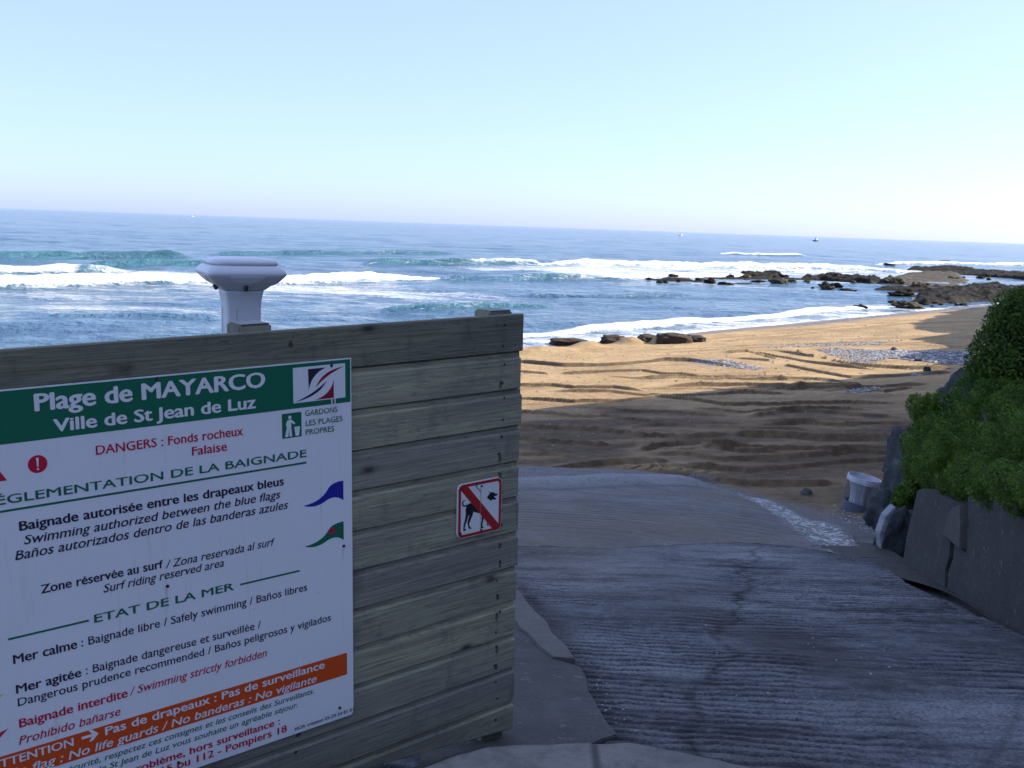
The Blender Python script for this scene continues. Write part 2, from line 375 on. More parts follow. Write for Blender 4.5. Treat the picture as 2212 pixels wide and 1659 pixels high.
def build_ramp():
    ys = [1.6]
    while ys[-1] < 23.5: ys.append(ys[-1]+(max(.012, min(.022, ys[-1]**2*.0004)) if ys[-1] < 11 else .04))
    ys = np.array(ys); xs = np.concatenate([np.linspace(-9, -.6, 40, endpoint=False), np.arange(-.6, 9.5, .03)])
    Y, X = np.meshgrid(ys, xs, indexing='ij')
    jx = .05*fbm(X*3, Y*3, 5, 3)
    ins = inpoly(X+jx, Y+.06*fbm(X*2.5, Y*2.5, 8, 3), RAMP)
    Z = ramp_z(X, Y)
    sy = np.interp(X, *SEAM)+.07*fbm(X*2.2, X*0, 3, 4)
    ds = Y-sy; lower = sm(-.015, .03, ds)
    Z -= .045*lower*np.exp(-np.maximum(ds, 0)/1.5)
    edge = px_line([(1128, 1062), (1250, 1058), (1390, 1050), (1500, 1052), (1540, 1058)], ramp_z)
    de = Y-np.interp(X, *edge); wgt = sm(edge[0][-1]+.6, edge[0][-1]-.5, X)
    Z += .15*np.exp(-((de-.9)/.8)**2)*wgt
    Z += .022*fbm(X*.9, Y*.9, 12, 4)+.008*fbm(X*5, Y*5, 13, 3)+lower*.05*fbm(X*.7+3, Y*.45, 15, 3)
    gv = Y+.10*(X-2)-.012*(X-2.5)**2+.42*fbm(X*.33, Y*.33, 21, 2)+.10*fbm(X*.8, Y*.8, 25, 2)+.035*fbm(X*2.3, Y*2.3, 22, 2)
    gs = np.sin((gv+.045*fbm(X*3.1, Y*3.1, 26, 3)+.02*fbm(X*9, Y*9, 27, 2))*62); wearN = sm(.30, .56, .62*vnoise(X*.9+3, Y*.8, 28)+.38*vnoise(X*3.2, Y*2.6, 29))
    groove = sm(.25, .85, gs)*wearN*(1-lower)*(.6+.6*vnoise(X*7, Y*7, 30)); Z -= .013*groove; Z += (1-lower)*.006*fbm(X*13, Y*13, 35, 2)
    dc, sc_ = polydist(X, Y, CHAN); st = np.exp(-(dc/.33)**2)*lower
    Z -= .02*st
    dark = np.exp(-(ds/.06)**2)*1.1+.7*sm(.55, .8, vnoise(X*.5+5, Y*.32, 41)*.6+vnoise(X*1.7, Y*1.2, 42)*.4)*(1-lower)
    crack = np.abs(X-(-.25+.27*Y+.25*fbm(Y*.8, Y*0, 61, 4)+.12*fbm(Y*4, Y*0, 62, 3))); dark += .55*np.exp(-(crack/(.012+.03*vnoise(X*3, Y*3, 66)))**2)*(1-lower)*1.3
    ap = [tuple(on_fn(a_, b_, ramp_z)[:2]) for a_, b_ in [(1105, 1255), (1180, 1335), (1252, 1442), (1292, 1535), (1340, 1600), (1420, 1690)]]; da, _ = polydist(X+.06*fbm(X*3, Y*3, 91, 3), Y, ap)
    dark += .8*np.exp(-(da/.10)**2)*(.4+.9*vnoise(X*5, Y*5, 92))+lower*.45*np.exp(-((de+.1)/.12)**2)*wgt
    cr2 = np.abs(X-(.62*Y-.3+.12*fbm(Y*1.1, Y*0, 64, 4))); dark += .45*np.exp(-(cr2/.02)**2)*(1-lower)
    sandy = lower*np.clip(.5+1.3*fbm(X*.45+2, Y*.35, 33, 3), 0, 1)*.8+.4*np.exp(-((X-.5)/.9)**2)*sm(6, 9, Y)
    dl = np.hypot((X-on_fn(1250, 1110, ramp_z)[0])/1.6, (Y-on_fn(1250, 1110, ramp_z)[1])/1.7)
    rake = lower*np.exp(-dl**2)*sm(.2, .45, vnoise(X*1.3, Y*1.1, 88))
    c0 = on_fn(1085, 1330, ramp_z); rv = np.hypot((X-c0[0])*1.0, (Y-c0[1])*.8)+.05*fbm(X*1.5, Y*1.5, 89, 2)
    c1 = on_fn(1560, 1330, ramp_z); rv2 = np.hypot((X-c1[0])*1.2, (Y-c1[1])*.7); rv = np.where(X > 2.2, rv2, rv); rake = np.maximum(rake*(X < 2.2), lower*.8*np.exp(-((X-3.3)/.9)**2-((Y-13.2)/1.6)**2))
    F = grid_faces(*X.shape, ins[:-1, :-1] & ins[1:, 1:] & ins[1:, :-1] & ins[:-1, 1:])
    V = np.stack([X, Y, Z], -1).reshape(-1, 3)
    V, F, A = compact(V, F, dict(gv=gv.ravel(), dark=np.clip(dark, 0, 1).ravel(), sandy=np.clip(sandy, 0, 1).ravel(), streak=st.ravel(), lower=lower.ravel(), rake=rake.ravel(), rv=rv.ravel(), groove=np.clip(groove, 0, 1).ravel(), pale=(np.exp(-((de-.9)/.75)**2)*wgt).ravel()))
    t = NT('ramp_concrete'); co = t.coord()
    a = t.noise(co, .6, 6, .62); b = t.noise(co, 4.5, 6, .7); d = t.noise(co, 55, 3, .7); wide = t.noise(t.coord((.35, 1.6, 1)), 2.2, 5, .65)
    c = t.mix(t.ramp(a, (.34, 0.), (.66, 1.)), (.105, .108, .120), (.34, .343, .358))
    c = t.mix(t.ramp(wide, (.36, .85), (.54, 0.)), c, (.038, .038, .044)); c = t.mix(t.ramp(t.noise(t.coord((.8, 2.6, 1)), 3.0, 6, .75), (.54, 0.), (.70, .75)), c, (.27, .275, .285))
    c = t.mix(t.ramp(d, (.40, .6), (.56, 0.)), c, (.035, .035, .04))
    c = t.mix(t.ramp(b, (.57, 0.), (.72, .5)), c, (.26, .26, .265))
    e1 = t.noise(t.coord((1.5, 2.1, 1)), 7.0, 8, .85); c = t.mix(t.ramp(e1, (.36, .6), (.48, 0.)), c, (.045, .045, .052)); c = t.mix(t.ramp(e1, (.52, 0.), (.66, .65)), c, (.28, .28, .30))
    lw = t.attr('lower'); lb = t.ramp(t.noise(co, 1.3, 9, .78, .5), (.36, 0.), (.62, 1.)); c = t.mix(t.math('MULTIPLY', lw, .80), c, t.mix(lb, (.085, .088, .095), (.27, .275, .285)))
    c = t.mix(t.math('MULTIPLY', t.attr('sandy'), t.ramp(b, (.3, .5), (.62, 1.))), c, (.19, .155, .105))
    gm = t.math('MULTIPLY', t.attr('groove'), t.ramp(d, (.25, 1.), (.75, .55)))
    gr = t.math('MULTIPLY', t.ramp(t.math('SINE', t.math('MULTIPLY', t.attr('rv'), 27.0)), (.3, 0.), (.95, 1.)), t.attr('rake'))
    gm = t.math('MAXIMUM', gm, t.math('MULTIPLY', gr, .8))
    c = t.mix(t.math('MULTIPLY', gm, .85), c, (.045, .045, .05))
    c = t.mix(t.math('MULTIPLY', t.attr('dark'), .95), c, (.035, .033, .033))
    c = t.mix(t.math('MULTIPLY', t.attr('pale'), t.ramp(e1, (.35, .2), (.55, .85))), c, (.34, .345, .36)); c = t.mix(t.math('MULTIPLY', lw, t.ramp(e1, (.36, .7), (.49, 0.))), c, (.06, .06, .062))
    sn = t.noise(t.coord((2.5, 1.1, 1), rot=(0, 0, .75)), 4.5, 6, .7, 1.2); sa = t.attr('streak')
    c = t.mix(t.math('MULTIPLY', sa, .8), c, (.05, .05, .055))
    c = t.mix(t.math('MULTIPLY', t.ramp(sn, (.50, 0.), (.58, 1.)), t.ramp(sa, (.25, 0.), (.6, 1.))), c, (.55, .56, .58))
    h = t.math('SUBTRACT', t.math('ADD', t.math('MULTIPLY', t.math('ADD', b, e1), .9), t.math('MULTIPLY', d, .7)), t.math('MULTIPLY', gm, .7))
    m = t.out(c, t.math('SUBTRACT', .85, t.math('MULTIPLY', sa, .4)), t.bump(h, .85, .03), .3)
    tag(mesh_np('concrete_ramp', V, F, m, None, True, A), kind='structure')
build_ramp()

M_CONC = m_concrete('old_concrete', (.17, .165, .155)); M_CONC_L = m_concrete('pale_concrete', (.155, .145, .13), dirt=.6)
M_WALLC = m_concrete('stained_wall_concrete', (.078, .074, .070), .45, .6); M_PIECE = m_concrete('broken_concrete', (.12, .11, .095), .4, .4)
def slab(name, px, f, up, mat, thick=.12, jit=.0, sub=6):
    P = [np.array(on_fn(a, b, f)) for a, b in px]; Q = []
    for i in range(len(P)):
        a, b = P[i], P[(i+1) % len(P)]
        for k in range(sub):
            p = a+(b-a)*k/sub; p = p+np.array([jit*noise.noise(Vector(p*4)), jit*noise.noise(Vector(p*4+9)), 0]); p[2] = f(p[0], p[1])+up; Q.append(p)
    m = MB(); m.prism(Q, (0, 0, -thick)); o = m.build(name, mat, bevel=.006); return tag(o, kind='structure')
slab('concrete_apron', [(1020, 1310), (1112, 1330), (1190, 1430), (1250, 1450), (1292, 1535), (1335, 1598), (1120, 1690), (900, 1700)], ramp_z, .025, m_concrete('apron_concrete', (.10, .096, .09), .35, .8), .15, .03)
slab('kerb', [(1095, 1262), (1123, 1293), (1242, 1436), (1186, 1432), (1120, 1359), (1070, 1310)], ramp_z, .04, M_CONC_L, .2, .045)
def build_ground():
    xs = np.linspace(-45, 60, 60); ys = np.linspace(-70, 15.5, 50); Y, X = np.meshgrid(ys, xs, indexing='ij'); Z = np.minimum(ramp_z(X, Y), 6.15)-.55+.05*fbm(X*.4, Y*.4, 3, 3)
    tag(mesh_np('ground', np.stack([X, Y, Z], -1).reshape(-1, 3), grid_faces(*X.shape), m_concrete('gritty_ground', (.13, .115, .095), dirt=.6), None, True), kind='structure')
build_ground()
# upper ledge in front of the fence, with its broken lip
def build_ledge():
    lip = [(300, 1760), (600, 1712), (880, 1662), (1050, 1606), (1130, 1600), (1200, 1598), (1350, 1590), (1450, 1607), (1560, 1628), (1660, 1655), (1780, 1700)]
    W = np.array([on_z(a, b, 6.30)[:2] for a, b in lip]); xs = np.linspace(-2.6, W[-1, 0]+.05, 170)
    yl = np.interp(xs, W[:, 0], W[:, 1])+.03*fbm(xs*4, xs*0, 3, 4)
    rows = [(-.9, 0), (-.6, 0), (-.3, 0), (-.15, 0), (-.05, -.004), (-.015, -.02), (0, -.06), (.03, -.2), (.06, -.6)]
    V = []; 
    for dy, dz in [(-8, .03), (-3, .02), (-1.6, .01)]+rows:
        for x, y in zip(xs, yl): V.append((x, y+dy, 6.30+dz+.03*fbm(x*1.2, (y+dy)*1.2, 7, 4)))
    t = NT('ledge_concrete'); co = t.coord(); a = t.noise(co, 1.3, 5); b = t.noise(co, 14, 5, .7)
    c = t.mix(t.ramp(a, (.35, 0.), (.65, 1.)), (.15, .145, .135), (.23, .22, .195)); c = t.mix(t.ramp(b, (.35, .6), (.55, 0.)), c, (.09, .085, .08))
    v = t.vor(t.coord((1, 1, .1)), .7, 'DISTANCE_TO_EDGE'); vv = t.ramp(v, (.003, 1.), (.011, 0.)); vv = t.math('MULTIPLY', vv, t.ramp(a, (.42, 0.), (.56, 1.))); c = t.mix(t.math('MULTIPLY', vv, .75), c, (.04, .038, .036))
    m = t.out(c, .88, t.bump(t.math('SUBTRACT', b, vv), .5, .012), .25)
    tag(mesh_np('concrete_ledge', V, grid_faces(len(rows)+3, len(xs)), m, None, True), kind='structure')
build_ledge()

# ------------------------------------------------------------------ beach
def z6(p): return [(1117.4+.4948*x, 449.3+.4948*y) for x, y in p]
def z7(p): return [(1117.4+.4948*x, 852.5+.4948*y) for x, y in p]
TR = [  # polyline, ridge height, near-side width, tread amount
    (z6([(-60, 672), (25, 675), (200, 690), (350, 690), (480, 680), (640, 663), (750, 665), (850, 682), (1000, 700)]), .30, .8, .3),
    (z6([(180, 727), (400, 715), (550, 712), (640, 725), (800, 738)]), .22, .6, .4),
    (z6([(-60, 712), (25, 717), (140, 726)]), .16, .5, .2), (z6([(-60, 770), (20, 776), (150, 775), (250, 786), (420, 787), (560, 803)]), .20, .5, .3),
    (z6([(900, 634), (1000, 625), (1060, 635), (1130, 660), (1250, 670), (1400, 690), (1550, 707)]), .26, .8, .5),
    (z6([(1110, 622), (1220, 628), (1300, 650), (1400, 672), (1480, 690), (1700, 702), (1900, 700)]), .28, .7, .5),
    (z6([(930, 655), (1100, 667), (1180, 692), (1300, 732), (1450, 742), (1640, 735), (1900, 715)]), .22, .7, .2),
    (z6([(520, 747), (700, 736), (850, 737), (1000, 748), (1250, 748), (1450, 760)]), .20, .6, .5),
    (z6([(620, 785), (800, 772), (1000, 776), (1200, 790), (1500, 785), (1800, 765)]), .24, .6, .2),
    (z6([(150, 800), (400, 806), (560, 822), (760, 820), (950, 806), (1200, 815)]), .18, .5, .3),
    (z6([(560, 622), (740, 616), (1000, 602), (1500, 585), (2000, 596)]), .07, .5, .6), (z6([(600, 634), (740, 628), (1000, 612), (1500, 594), (2000, 606)]), .07, .5, .6),
    (z6([(700, 590), (900, 566), (1100, 552), (1400, 520), (1700, 492)]), .08, .8, .4), (z6([(840, 588), (1100, 566), (1400, 535), (1700, 504), (2030, 497)]), .08, .8, .4),  # second line's right end draws a dark shadow line as a track
    (z7([(-60, 18), (60, 22), (250, 36), (450, 30), (600, 10), (760, 25), (900, 46), (1100, 45), (1400, 35), (1700, 40)]), .20, .35, .4),
    (z7([(-60, 75), (20, 78), (150, 85), (250, 100), (400, 100), (560, 122), (700, 132)]), .16, .3, .9),
    (z7([(300, 62), (420, 66), (500, 77), (650, 80), (800, 90), (950, 92)]), .14, .3, .3),
    (z7([(1000, 96), (1080, 85), (1200, 72), (1350, 78), (1500, 92), (1700, 104)]), .30, .5, .2),
    (z7([(1050, 132), (1130, 128), (1250, 120), (1400, 132), (1700, 130)]), .20, .4, .1),
    (z7([(-60, 132), (20, 137), (200, 152), (350, 157), (550, 183), (750, 188), (850, 181), (960, 176)]), .18, .32, 1.0),
    (z7([(930, 172), (1030, 178), (1150, 176), (1300, 192), (1420, 193), (1700, 196)]), .32, .5, .1),
    (z7([(-60, 182), (20, 192), (200, 212), (420, 224)]), .15, .25, .9),
    (z7([(520, 246), (620, 236), (700, 222), (800, 222), (950, 247), (1150, 262)]), .22, .35, .2),
    (z7([(-60, 258), (20, 262), (150, 264), (260, 277)]), .14, .2, .6),
    (z7([(560, 262), (720, 260), (900, 285), (1200, 270), (1450, 250), (1800, 215)]), .18, .35, .0),
    (z7([(-100, 352), (100, 350), (250, 318), (400, 302), (520, 298), (680, 303)]), .22, .35, .0),
    (z7([(700, 330), (860, 322), (1000, 336), (1200, 322), (1400, 300), (1700, 280)]), .20, .3, .0),
    (z7([(640, 352), (800, 372), (1000, 392), (1200, 395), (1400, 390)]), .20, .3, .0)]
_rg = random.Random(12)
for _k in range(9):
    _y = _rg.uniform(775, 1010); _x0 = _rg.uniform(1060, 1700); _L = _rg.uniform(160, 520); _p = [(_x0+_L*q/6, _y+_rg.uniform(-5, 5)+_L*q/6*.03*_rg.uniform(-.3, 1)) for q in range(7)]
    TR.append((_p, _rg.uniform(.10, .2), _rg.uniform(.25, .5), _rg.choice([0, .3, .8])))
def build_beach():
    ys = [6.0]
    while ys[-1] < 150: ys.append(ys[-1]+max(.025, min(.16, .42*ys[-1]**2/5600)) if ys[-1] < 90 else ys[-1]+.4)
    ys = np.array(ys)
    th = np.concatenate([np.linspace(-62, -2, 70, endpoint=False), np.linspace(-2, 29, 640), np.linspace(29, 62, 40)[1:]])
    Y, TX = np.meshgrid(ys, np.tan(np.radians(th)), indexing='ij'); X = Y*TX
    sd_ = shore_d(X, Y)
    Z = beach_base(X, Y)+.05*fbm(X*.25, Y*.25, 2, 4)*sm(3, 9, sd_)+.016*fbm(X*2.2, Y*2.2, 6, 3)+.018*np.abs(fbm(X*5.5, Y*4.5, 7, 2))*np.clip(60/Y, .3, 1)
    damp_shade = np.clip(.56*sm(46, 30, Y+7*fbm(X*.12, Y*.12, 71, 3))+.30*sm(34, 22, Y+5*fbm(X*.2, Y*.2, 72, 3)), 0, .72)*(.55+.9*vnoise(X*.5, Y*1.1, 73))+.32*sm(.52, .75, vnoise(X*.22, Y*.35, 19)*.6+vnoise(X*.8, Y*1.3, 20)*.4)  # near zone's shade painted into the sand colour, along with damp patches
    XF, YF, ZF, DF = X, Y, Z, damp_shade
    for i, (pts, h, wn, tread) in enumerate(TR):
        lx, ly = px_line(pts, beach_base); litz = ly.mean() > 36; h *= .62 if litz else .58; wn *= .50 if litz else .58
        sl = slice(max(0, int(np.searchsorted(ys, ly.min()-4*wn-1.2))), int(np.searchsorted(ys, ly.max()+6*wn+1.2))); X = XF[sl]; Y = YF[sl]; Z = ZF[sl]; damp_shade = DF[sl]
        x1d = np.linspace(lx[0]-3, lx[-1]+3, 1500); one = lambda v: np.interp(X, x1d, v)
        yc = one(np.interp(x1d, lx, ly)+.3*wn*fbm(x1d*.9, x1d*0+i, 60+i, 3)); e = .12*(lx[-1]-lx[0])
        en = one(sm(lx[0]-.3*e, lx[0]+e, x1d)*(1-sm(lx[-1]-e, lx[-1]+.3*e, x1d))*np.clip(.5+1.2*vnoise(x1d*.4, x1d*0, 90+i), 0, 1))
        d = Y-yc; hs = h*en*.85
        Z += hs*np.where(d < 0, sm(-wn, 0, d), np.exp(-(d/(wn*2.6))**2))-.35*hs*np.exp(-((d+wn*1.15)/(wn*.5))**2)
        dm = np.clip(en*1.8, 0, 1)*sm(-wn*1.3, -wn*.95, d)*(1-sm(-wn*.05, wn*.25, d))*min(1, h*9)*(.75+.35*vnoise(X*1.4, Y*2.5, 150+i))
        if tread:
            ph = (X+.8*d)*2*math.pi/(.30+.004*Y); bar = np.sin(ph)
            b = tread*np.exp(-((d+wn*.2)/(wn*.7))**2)*en
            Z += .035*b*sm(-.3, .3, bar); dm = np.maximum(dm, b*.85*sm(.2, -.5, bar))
        np.maximum(damp_shade, dm, out=damp_shade)
    X, Y, Z, damp_shade = XF, YF, ZF, DF
    # wide herring-bone tyre print just above the ramp
    lx, ly = px_line(z7([(420, 322), (520, 322), (620, 327), (800, 342), (980, 362)]), beach_base); d = Y-np.interp(X, lx, ly)
    en = sm(lx[0], lx[0]+.4, X)*(1-sm(lx[-1]-.5, lx[-1], X))*np.exp(-(d/.28)**4); bar = np.sin((X+1.1*np.abs(d))*2*math.pi/.30)
    Z += en*.06*sm(-.2, .2, bar); damp_shade = np.maximum(damp_shade*(1-en*.8), en*.9*sm(.25, -.25, bar))
    # freshly churned damp sand round the foot of the ramp and along the rocks
    c = on_fn(1610, 1045, beach_base); q = ((X-c[0]-.35*(Y-c[1]))/3.4)**2+((Y-c[1])/1.3)**2; damp_shade = np.maximum(damp_shade, np.exp(-q**2)*(.55+.5*vnoise(X*1.5, Y*3, 44)))
    c = on_fn(1880, 960, beach_base); q = ((X-c[0])/3.2)**2+((Y-c[1])/4.5)**2; damp_shade = np.maximum(damp_shade, np.exp(-q**2)*(.35+.6*vnoise(X*.9, Y*2.2, 45)))
    # bulldozed heaps beside the water
    for px, py, r, h in [(1200, 760, 2.6, .22), (1268, 750, 1.0, .42), (1360, 742, .9, .45), (1420, 741, .5, .5), (1490, 738, .5, .35), (1140, 764, 2.2, .2)]:
        c = on_fn(px, py, beach_base); Z += h*np.exp(-(((X-c[0])/r)**2+((Y-c[1])/(r*1.1))**2)**1.4)*(1+.35*fbm(X*1.1, Y*1.1, 23, 3))
    # gravelly ground beside the ramp
    rz = ramp_z(X, Y); ins = inpoly(X, Y, RAMP)
    up = (X > -8) & (Y < 22); Z = np.where(up, np.maximum(Z, rz-np.where(ins, .35, .11)), Z); Z = np.where(ins, np.minimum(Z, rz-.25), Z)
    grav = np.where(up & ~ins, sm(-.12, .02, rz-.11-beach_base(X, Y)), 0)
    for pts, a in [([(1870, 768), (2095, 790), (2095, 762), (1900, 756), (1800, 752)], .9), ([(1760, 758), (1870, 790), (1900, 760), (1800, 752)], .7), ([(1480, 780), (1560, 778), (1650, 796), (1640, 802), (1540, 790)], .8), ([(1640, 752), (1900, 745), (1900, 738), (1660, 746)], .35)]:
        pl = P2(pts, beach_base); grav = np.maximum(grav, a*inpoly(X+.9*fbm(X*.7, Y*.7, 4, 3), Y+1.2*fbm(X*.5, Y*.5, 5, 3), pl))
    wet = (1-sm(.8, 3.2, sd_+1.2*fbm(X*.15, Y*.15, 31, 2)))
    grav = np.maximum(grav, .8*np.exp(-((sd_-2.2-.8*fbm(X*.2, Y*.2, 3, 3))/1.2)**2)*sm(14, 30, X))
    keep = (sd_ > -6) & ((X < 5) | (Y > 10)); F = grid_faces(*X.shape, keep[:-1, :-1] & keep[1:, 1:])
    V = np.stack([X, Y, Z], -1).reshape(-1, 3); V, F, A = compact(V, F, dict(damp_shade=np.clip(damp_shade, 0, 1).ravel(), grav=grav.ravel(), wet=wet.ravel()))
    t = NT('beach_sand'); co = t.coord(); a = t.noise(co, .35, 5); b = t.noise(co, 3, 6, .7); d = t.noise(co, 26, 4, .75)
    c = t.mix(t.ramp(a, (.35, 0.), (.65, 1.)), (.39, .262, .125), (.52, .36, .185)); c = t.mix(t.ramp(b, (.36, .55), (.55, 0.)), c, (.235, .155, .08)); c = t.mix(t.ramp(d, (.62, 0.), (.72, .5)), c, (.5, .4, .27))
    c = t.mix(t.math('MULTIPLY', t.attr('damp_shade'), t.ramp(b, (.25, 1.), (.7, .72))), c, (.062, .042, .026))
    gc = t.mix(t.ramp(d, (.4, 0.), (.6, 1.)), (.09, .088, .088), (.30, .30, .31)); c = t.mix(t.math('MULTIPLY', t.attr('grav'), t.ramp(b, (.3, .4), (.55, 1.))), c, gc)
    c = t.mix(t.math('MULTIPLY', t.attr('wet'), .8), c, (.10, .072, .05))
    rgh = t.math('SUBTRACT', .92, t.math('MULTIPLY', t.attr('wet'), .6))
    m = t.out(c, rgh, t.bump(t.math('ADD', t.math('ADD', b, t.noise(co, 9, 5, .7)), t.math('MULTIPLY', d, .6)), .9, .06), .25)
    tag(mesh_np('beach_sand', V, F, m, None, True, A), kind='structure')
build_beach()
def ground(x, y):
    return max(float(beach_base(x, y)), float(ramp_z(x, y))-.11 if y < 22 else -9)

# ------------------------------------------------------------------ the board fence and everything in its plane
FO = np.array([.0339, 3.8121, HC-.3359]); FYAW, FTILT, FSPIN = .68663, -.01165, .02479
_u = np.array([math.cos(FYAW), math.sin(FYAW), 0]); _n = np.array([math.sin(FYAW), -math.cos(FYAW), 0]); _v = np.array([0, 0, -1.])
FU = _u*math.cos(FSPIN)-_v*math.sin(FSPIN); _v2 = _u*math.sin(FSPIN)+_v*math.cos(FSPIN)
FV = _v2*math.cos(FTILT)+_n*math.sin(FTILT); FN = -np.cross(FU, FV)      # along the boards, down, towards the viewer
BP = .145
def fw(s, t, o=0.0): return FO+FU*s+FV*t+FN*o
def st_of(px, py, o=0.0):
    d = ray(px, py); q = (FO+FN*o-CAM)@FN/(d@FN); p = CAM+d*q-FO-FN*o; return float(p@FU), float(p@FV)
z1 = lambda x, y: st_of(x*.34895, 748.8+y*.34895)
z2 = lambda x, y: st_of(x*.34895, 1198.1+y*.34895)
def fpoly(m, pts, o0, o1, seed=0):
    m.prism([fw(s, t, o0) for s, t in pts], FN*(o1-o0), [(s, t, seed) for s, t in pts])
def fdisc(m, c, r, o0, o1, n=14): fpoly(m, [(c[0]+r*math.cos(2*math.pi*k/n), c[1]+r*math.sin(2*math.pi*k/n)) for k in range(n)], o0, o1)

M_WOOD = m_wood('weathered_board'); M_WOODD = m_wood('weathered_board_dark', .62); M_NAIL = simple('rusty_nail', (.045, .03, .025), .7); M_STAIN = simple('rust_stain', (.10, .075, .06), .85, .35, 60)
M_POST = m_wood('weathered_post', .9); M_METAL = simple('dull_metal', (.16, .17, .17), .5, metal=.6)
fence = thing('board_fence', 'weathered grey timber fence of wide horizontal boards carrying the notices', 'fence', fw(-.1, 2.05, -.06))
SL = -4.6                                                                    # the fence runs on to the left outside the photograph
tb_r, tb_m = st_of(1114, 1573), st_of(865, 1640)
for k in range(12):
    rg = random.Random(k); t0, t1 = k*BP, (k+1)*BP-.0045; j = rg.uniform(-.007, .004)
    if k == 0: t0 = -.004
    prof = [(t0, -.013), (t0+.002, -.011), (t0+.018, -.0105), (t0+.025, 0), (t1-.002, 0), (t1, -.002), (t1, -.026), (t0, -.026)]
    if k == 0: prof = [(t0, -.004), (t0+.004, 0), (t1-.004, 0), (t1, -.004), (t1, -.024), (t0, -.024)]
    if k < 11: prof = prof[:-2]+[(t1, -.022), (t1+.014, -.0225), (t1+.014, -.030), (t0+.0145, -.030), (t0+.0145, -.022), (t0, -.022)]
    m = MB(); N = 60; n = len(prof); V = []; A = []
    for i in range(N+1):
        s = SL+(j-SL)*(i/N)**.75; wob = .0012*noise.noise(Vector((s*3, k*5, 0)))
        for q, (t, o) in enumerate(prof):
            tt = t
            if k == 11 and q >= n-4: tt = (tb_r[1]+(tb_m[1]-tb_r[1])*(s-tb_r[0])/(tb_m[0]-tb_r[0]))+(-.004 if q == n-4 else 0); tt = max(tt, t0+.02)
            V.append(fw(s, tt, o+wob)); A.append((s+k*3.7, tt, k*1.31))
    F = [[i*n+q, (i+1)*n+q, (i+1)*n+(q+1) % n, i*n+(q+1) % n] for i in range(N) for q in range(n)]+[list(range(n)), [N*n+q for q in range(n)][::-1]]
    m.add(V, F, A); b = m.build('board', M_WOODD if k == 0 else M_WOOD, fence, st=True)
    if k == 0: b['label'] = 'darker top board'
    if k == 11: b['label'] = 'tapered bottom board cut to the ground'
    rows = [.035, .108] if k < 11 else [.05]
    for s0 in (-.095, -.98, -1.9):
        if s0 < -1.5 and 0 < k: continue
        for r_ in rows:
            nm = MB(); fdisc(nm, (s0+rg.uniform(-.012, .012), k*BP+r_+rg.uniform(-.01, .01)), rg.uniform(.0042, .0062), -.001, .0012, 10); nm.build('nail', M_NAIL, b)
            if rg.random() < .45:
                q_ = (s0+rg.uniform(-.01, .01), k*BP+r_); sm_ = MB(); ln = rg.uniform(.012, .03); fpoly(sm_, [(q_[0]-.006, q_[1]-.006), (q_[0]+.006, q_[1]-.006), (q_[0]+.008, q_[1]+ln*.5), (q_[0]+.001, q_[1]+ln), (q_[0]-.007, q_[1]+ln*.6)], -.002, .0004); sm_.build('rust_stain', M_STAIN, b)
def fence_post(s, width, top, bottom, lab):
    m = MB(); w_ = width/2
    for (tt0, tt1) in [(-top, bottom)]:
        pts = [(-w_, -.0315), (w_, -.0315), (w_, -.130), (-w_, -.130)]
        m.prism([fw(s+a, tt0, o) for a, o in pts], FV*(tt1-tt0), [(a+s*3, o*4, s*5) for a, o in pts])
    p = m.build('post', M_POST, fence, st=True, bevel=.006)
    c = MB(); 
    c.prism([fw(s+a, -top-.0025, o) for a, o in [(-w_*.82, -.035), (w_*.82, -.035), (w_*.82, -.115), (-w_*.82, -.115)]], FV*.0035); c.build('post_cap', M_METAL, p)
for q, (px, py, wd, hh) in enumerate([(541, 714, .112, .024), (1069, 684, .112, .016)]):
    s_, _t = st_of(px, py, -.07); fence_post(s_, wd, hh, 2.12, '')
fence_post(-2.6, .12, .02, 2.0, '')

# ---- lettering: text curves turned into meshes, then laid onto the sign
_texts = []
def text_mesh_later(body, bold):
    cu = bpy.data.curves.new('lettering', 'FONT'); cu.body = body; cu.size = 1; cu.offset = bold; cu.resolution_u = 3; cu.fill_mode = 'FRONT'
    o = bpy.data.objects.new('lettering', cu); C.objects.link(o); return o
INK = m_sign('dark_ink', (.028, .018, .05), .4, .1); GREEN = m_sign('sign_green', (.010, .135, .075), .36, .2); RED = m_sign('sign_red', (.50, .012, .045), .38, .15)
WHITE = m_sign('white_print', (.72, .73, .76), .36, .15); PANEL = m_sign('sign_panel_white', (.74, .75, .78), .32, .5); ORANGE = m_sign('sign_orange', (.62, .075, .012), .38, .2)
BLUE = m_sign('flag_blue', (.02, .02, .30), .38, .1); MAROON = m_sign('emblem_maroon', (.27, .012, .035), .38, .1); BROWN = m_sign('rust_streak', (.28, .2, .15), .6, .4)
sign = thing('information_sign', 'large white beach rules sign with green header and orange stripe on the fence', 'sign', fw(-1.4, 1.4, .0))
tr, br = z1(2155, 68), z2(2192, 970)
SR, ST, SB = (tr[0]+br[0])/2, tr[1], br[1]+.004; SLft = -2.075
def rrect(a, b, c, d, r, n=5, corners=(1, 1, 1, 1)):
    P = []
    for (x, y, sx, sy, a0, on) in [(a, c, 1, 1, 180, corners[0]), (b, c, -1, 1, 270, corners[1]), (b, d, -1, -1, 0, corners[2]), (a, d, 1, -1, 90, corners[3])]:
        if not on: P.append((x, y)); continue
        for k in range(n+1): t = math.radians(a0+90*k/n); P.append((x+sx*r+r*math.cos(t), y+sy*r+r*math.sin(t)))
    return P
m = MB(); fpoly(m, rrect(SLft, SR, ST, SB, .015, corners=(0, 0, 1, 1)), .004, .008); m.build('panel', PANEL, sign, st=True)
O0, O1 = .0080, .0086
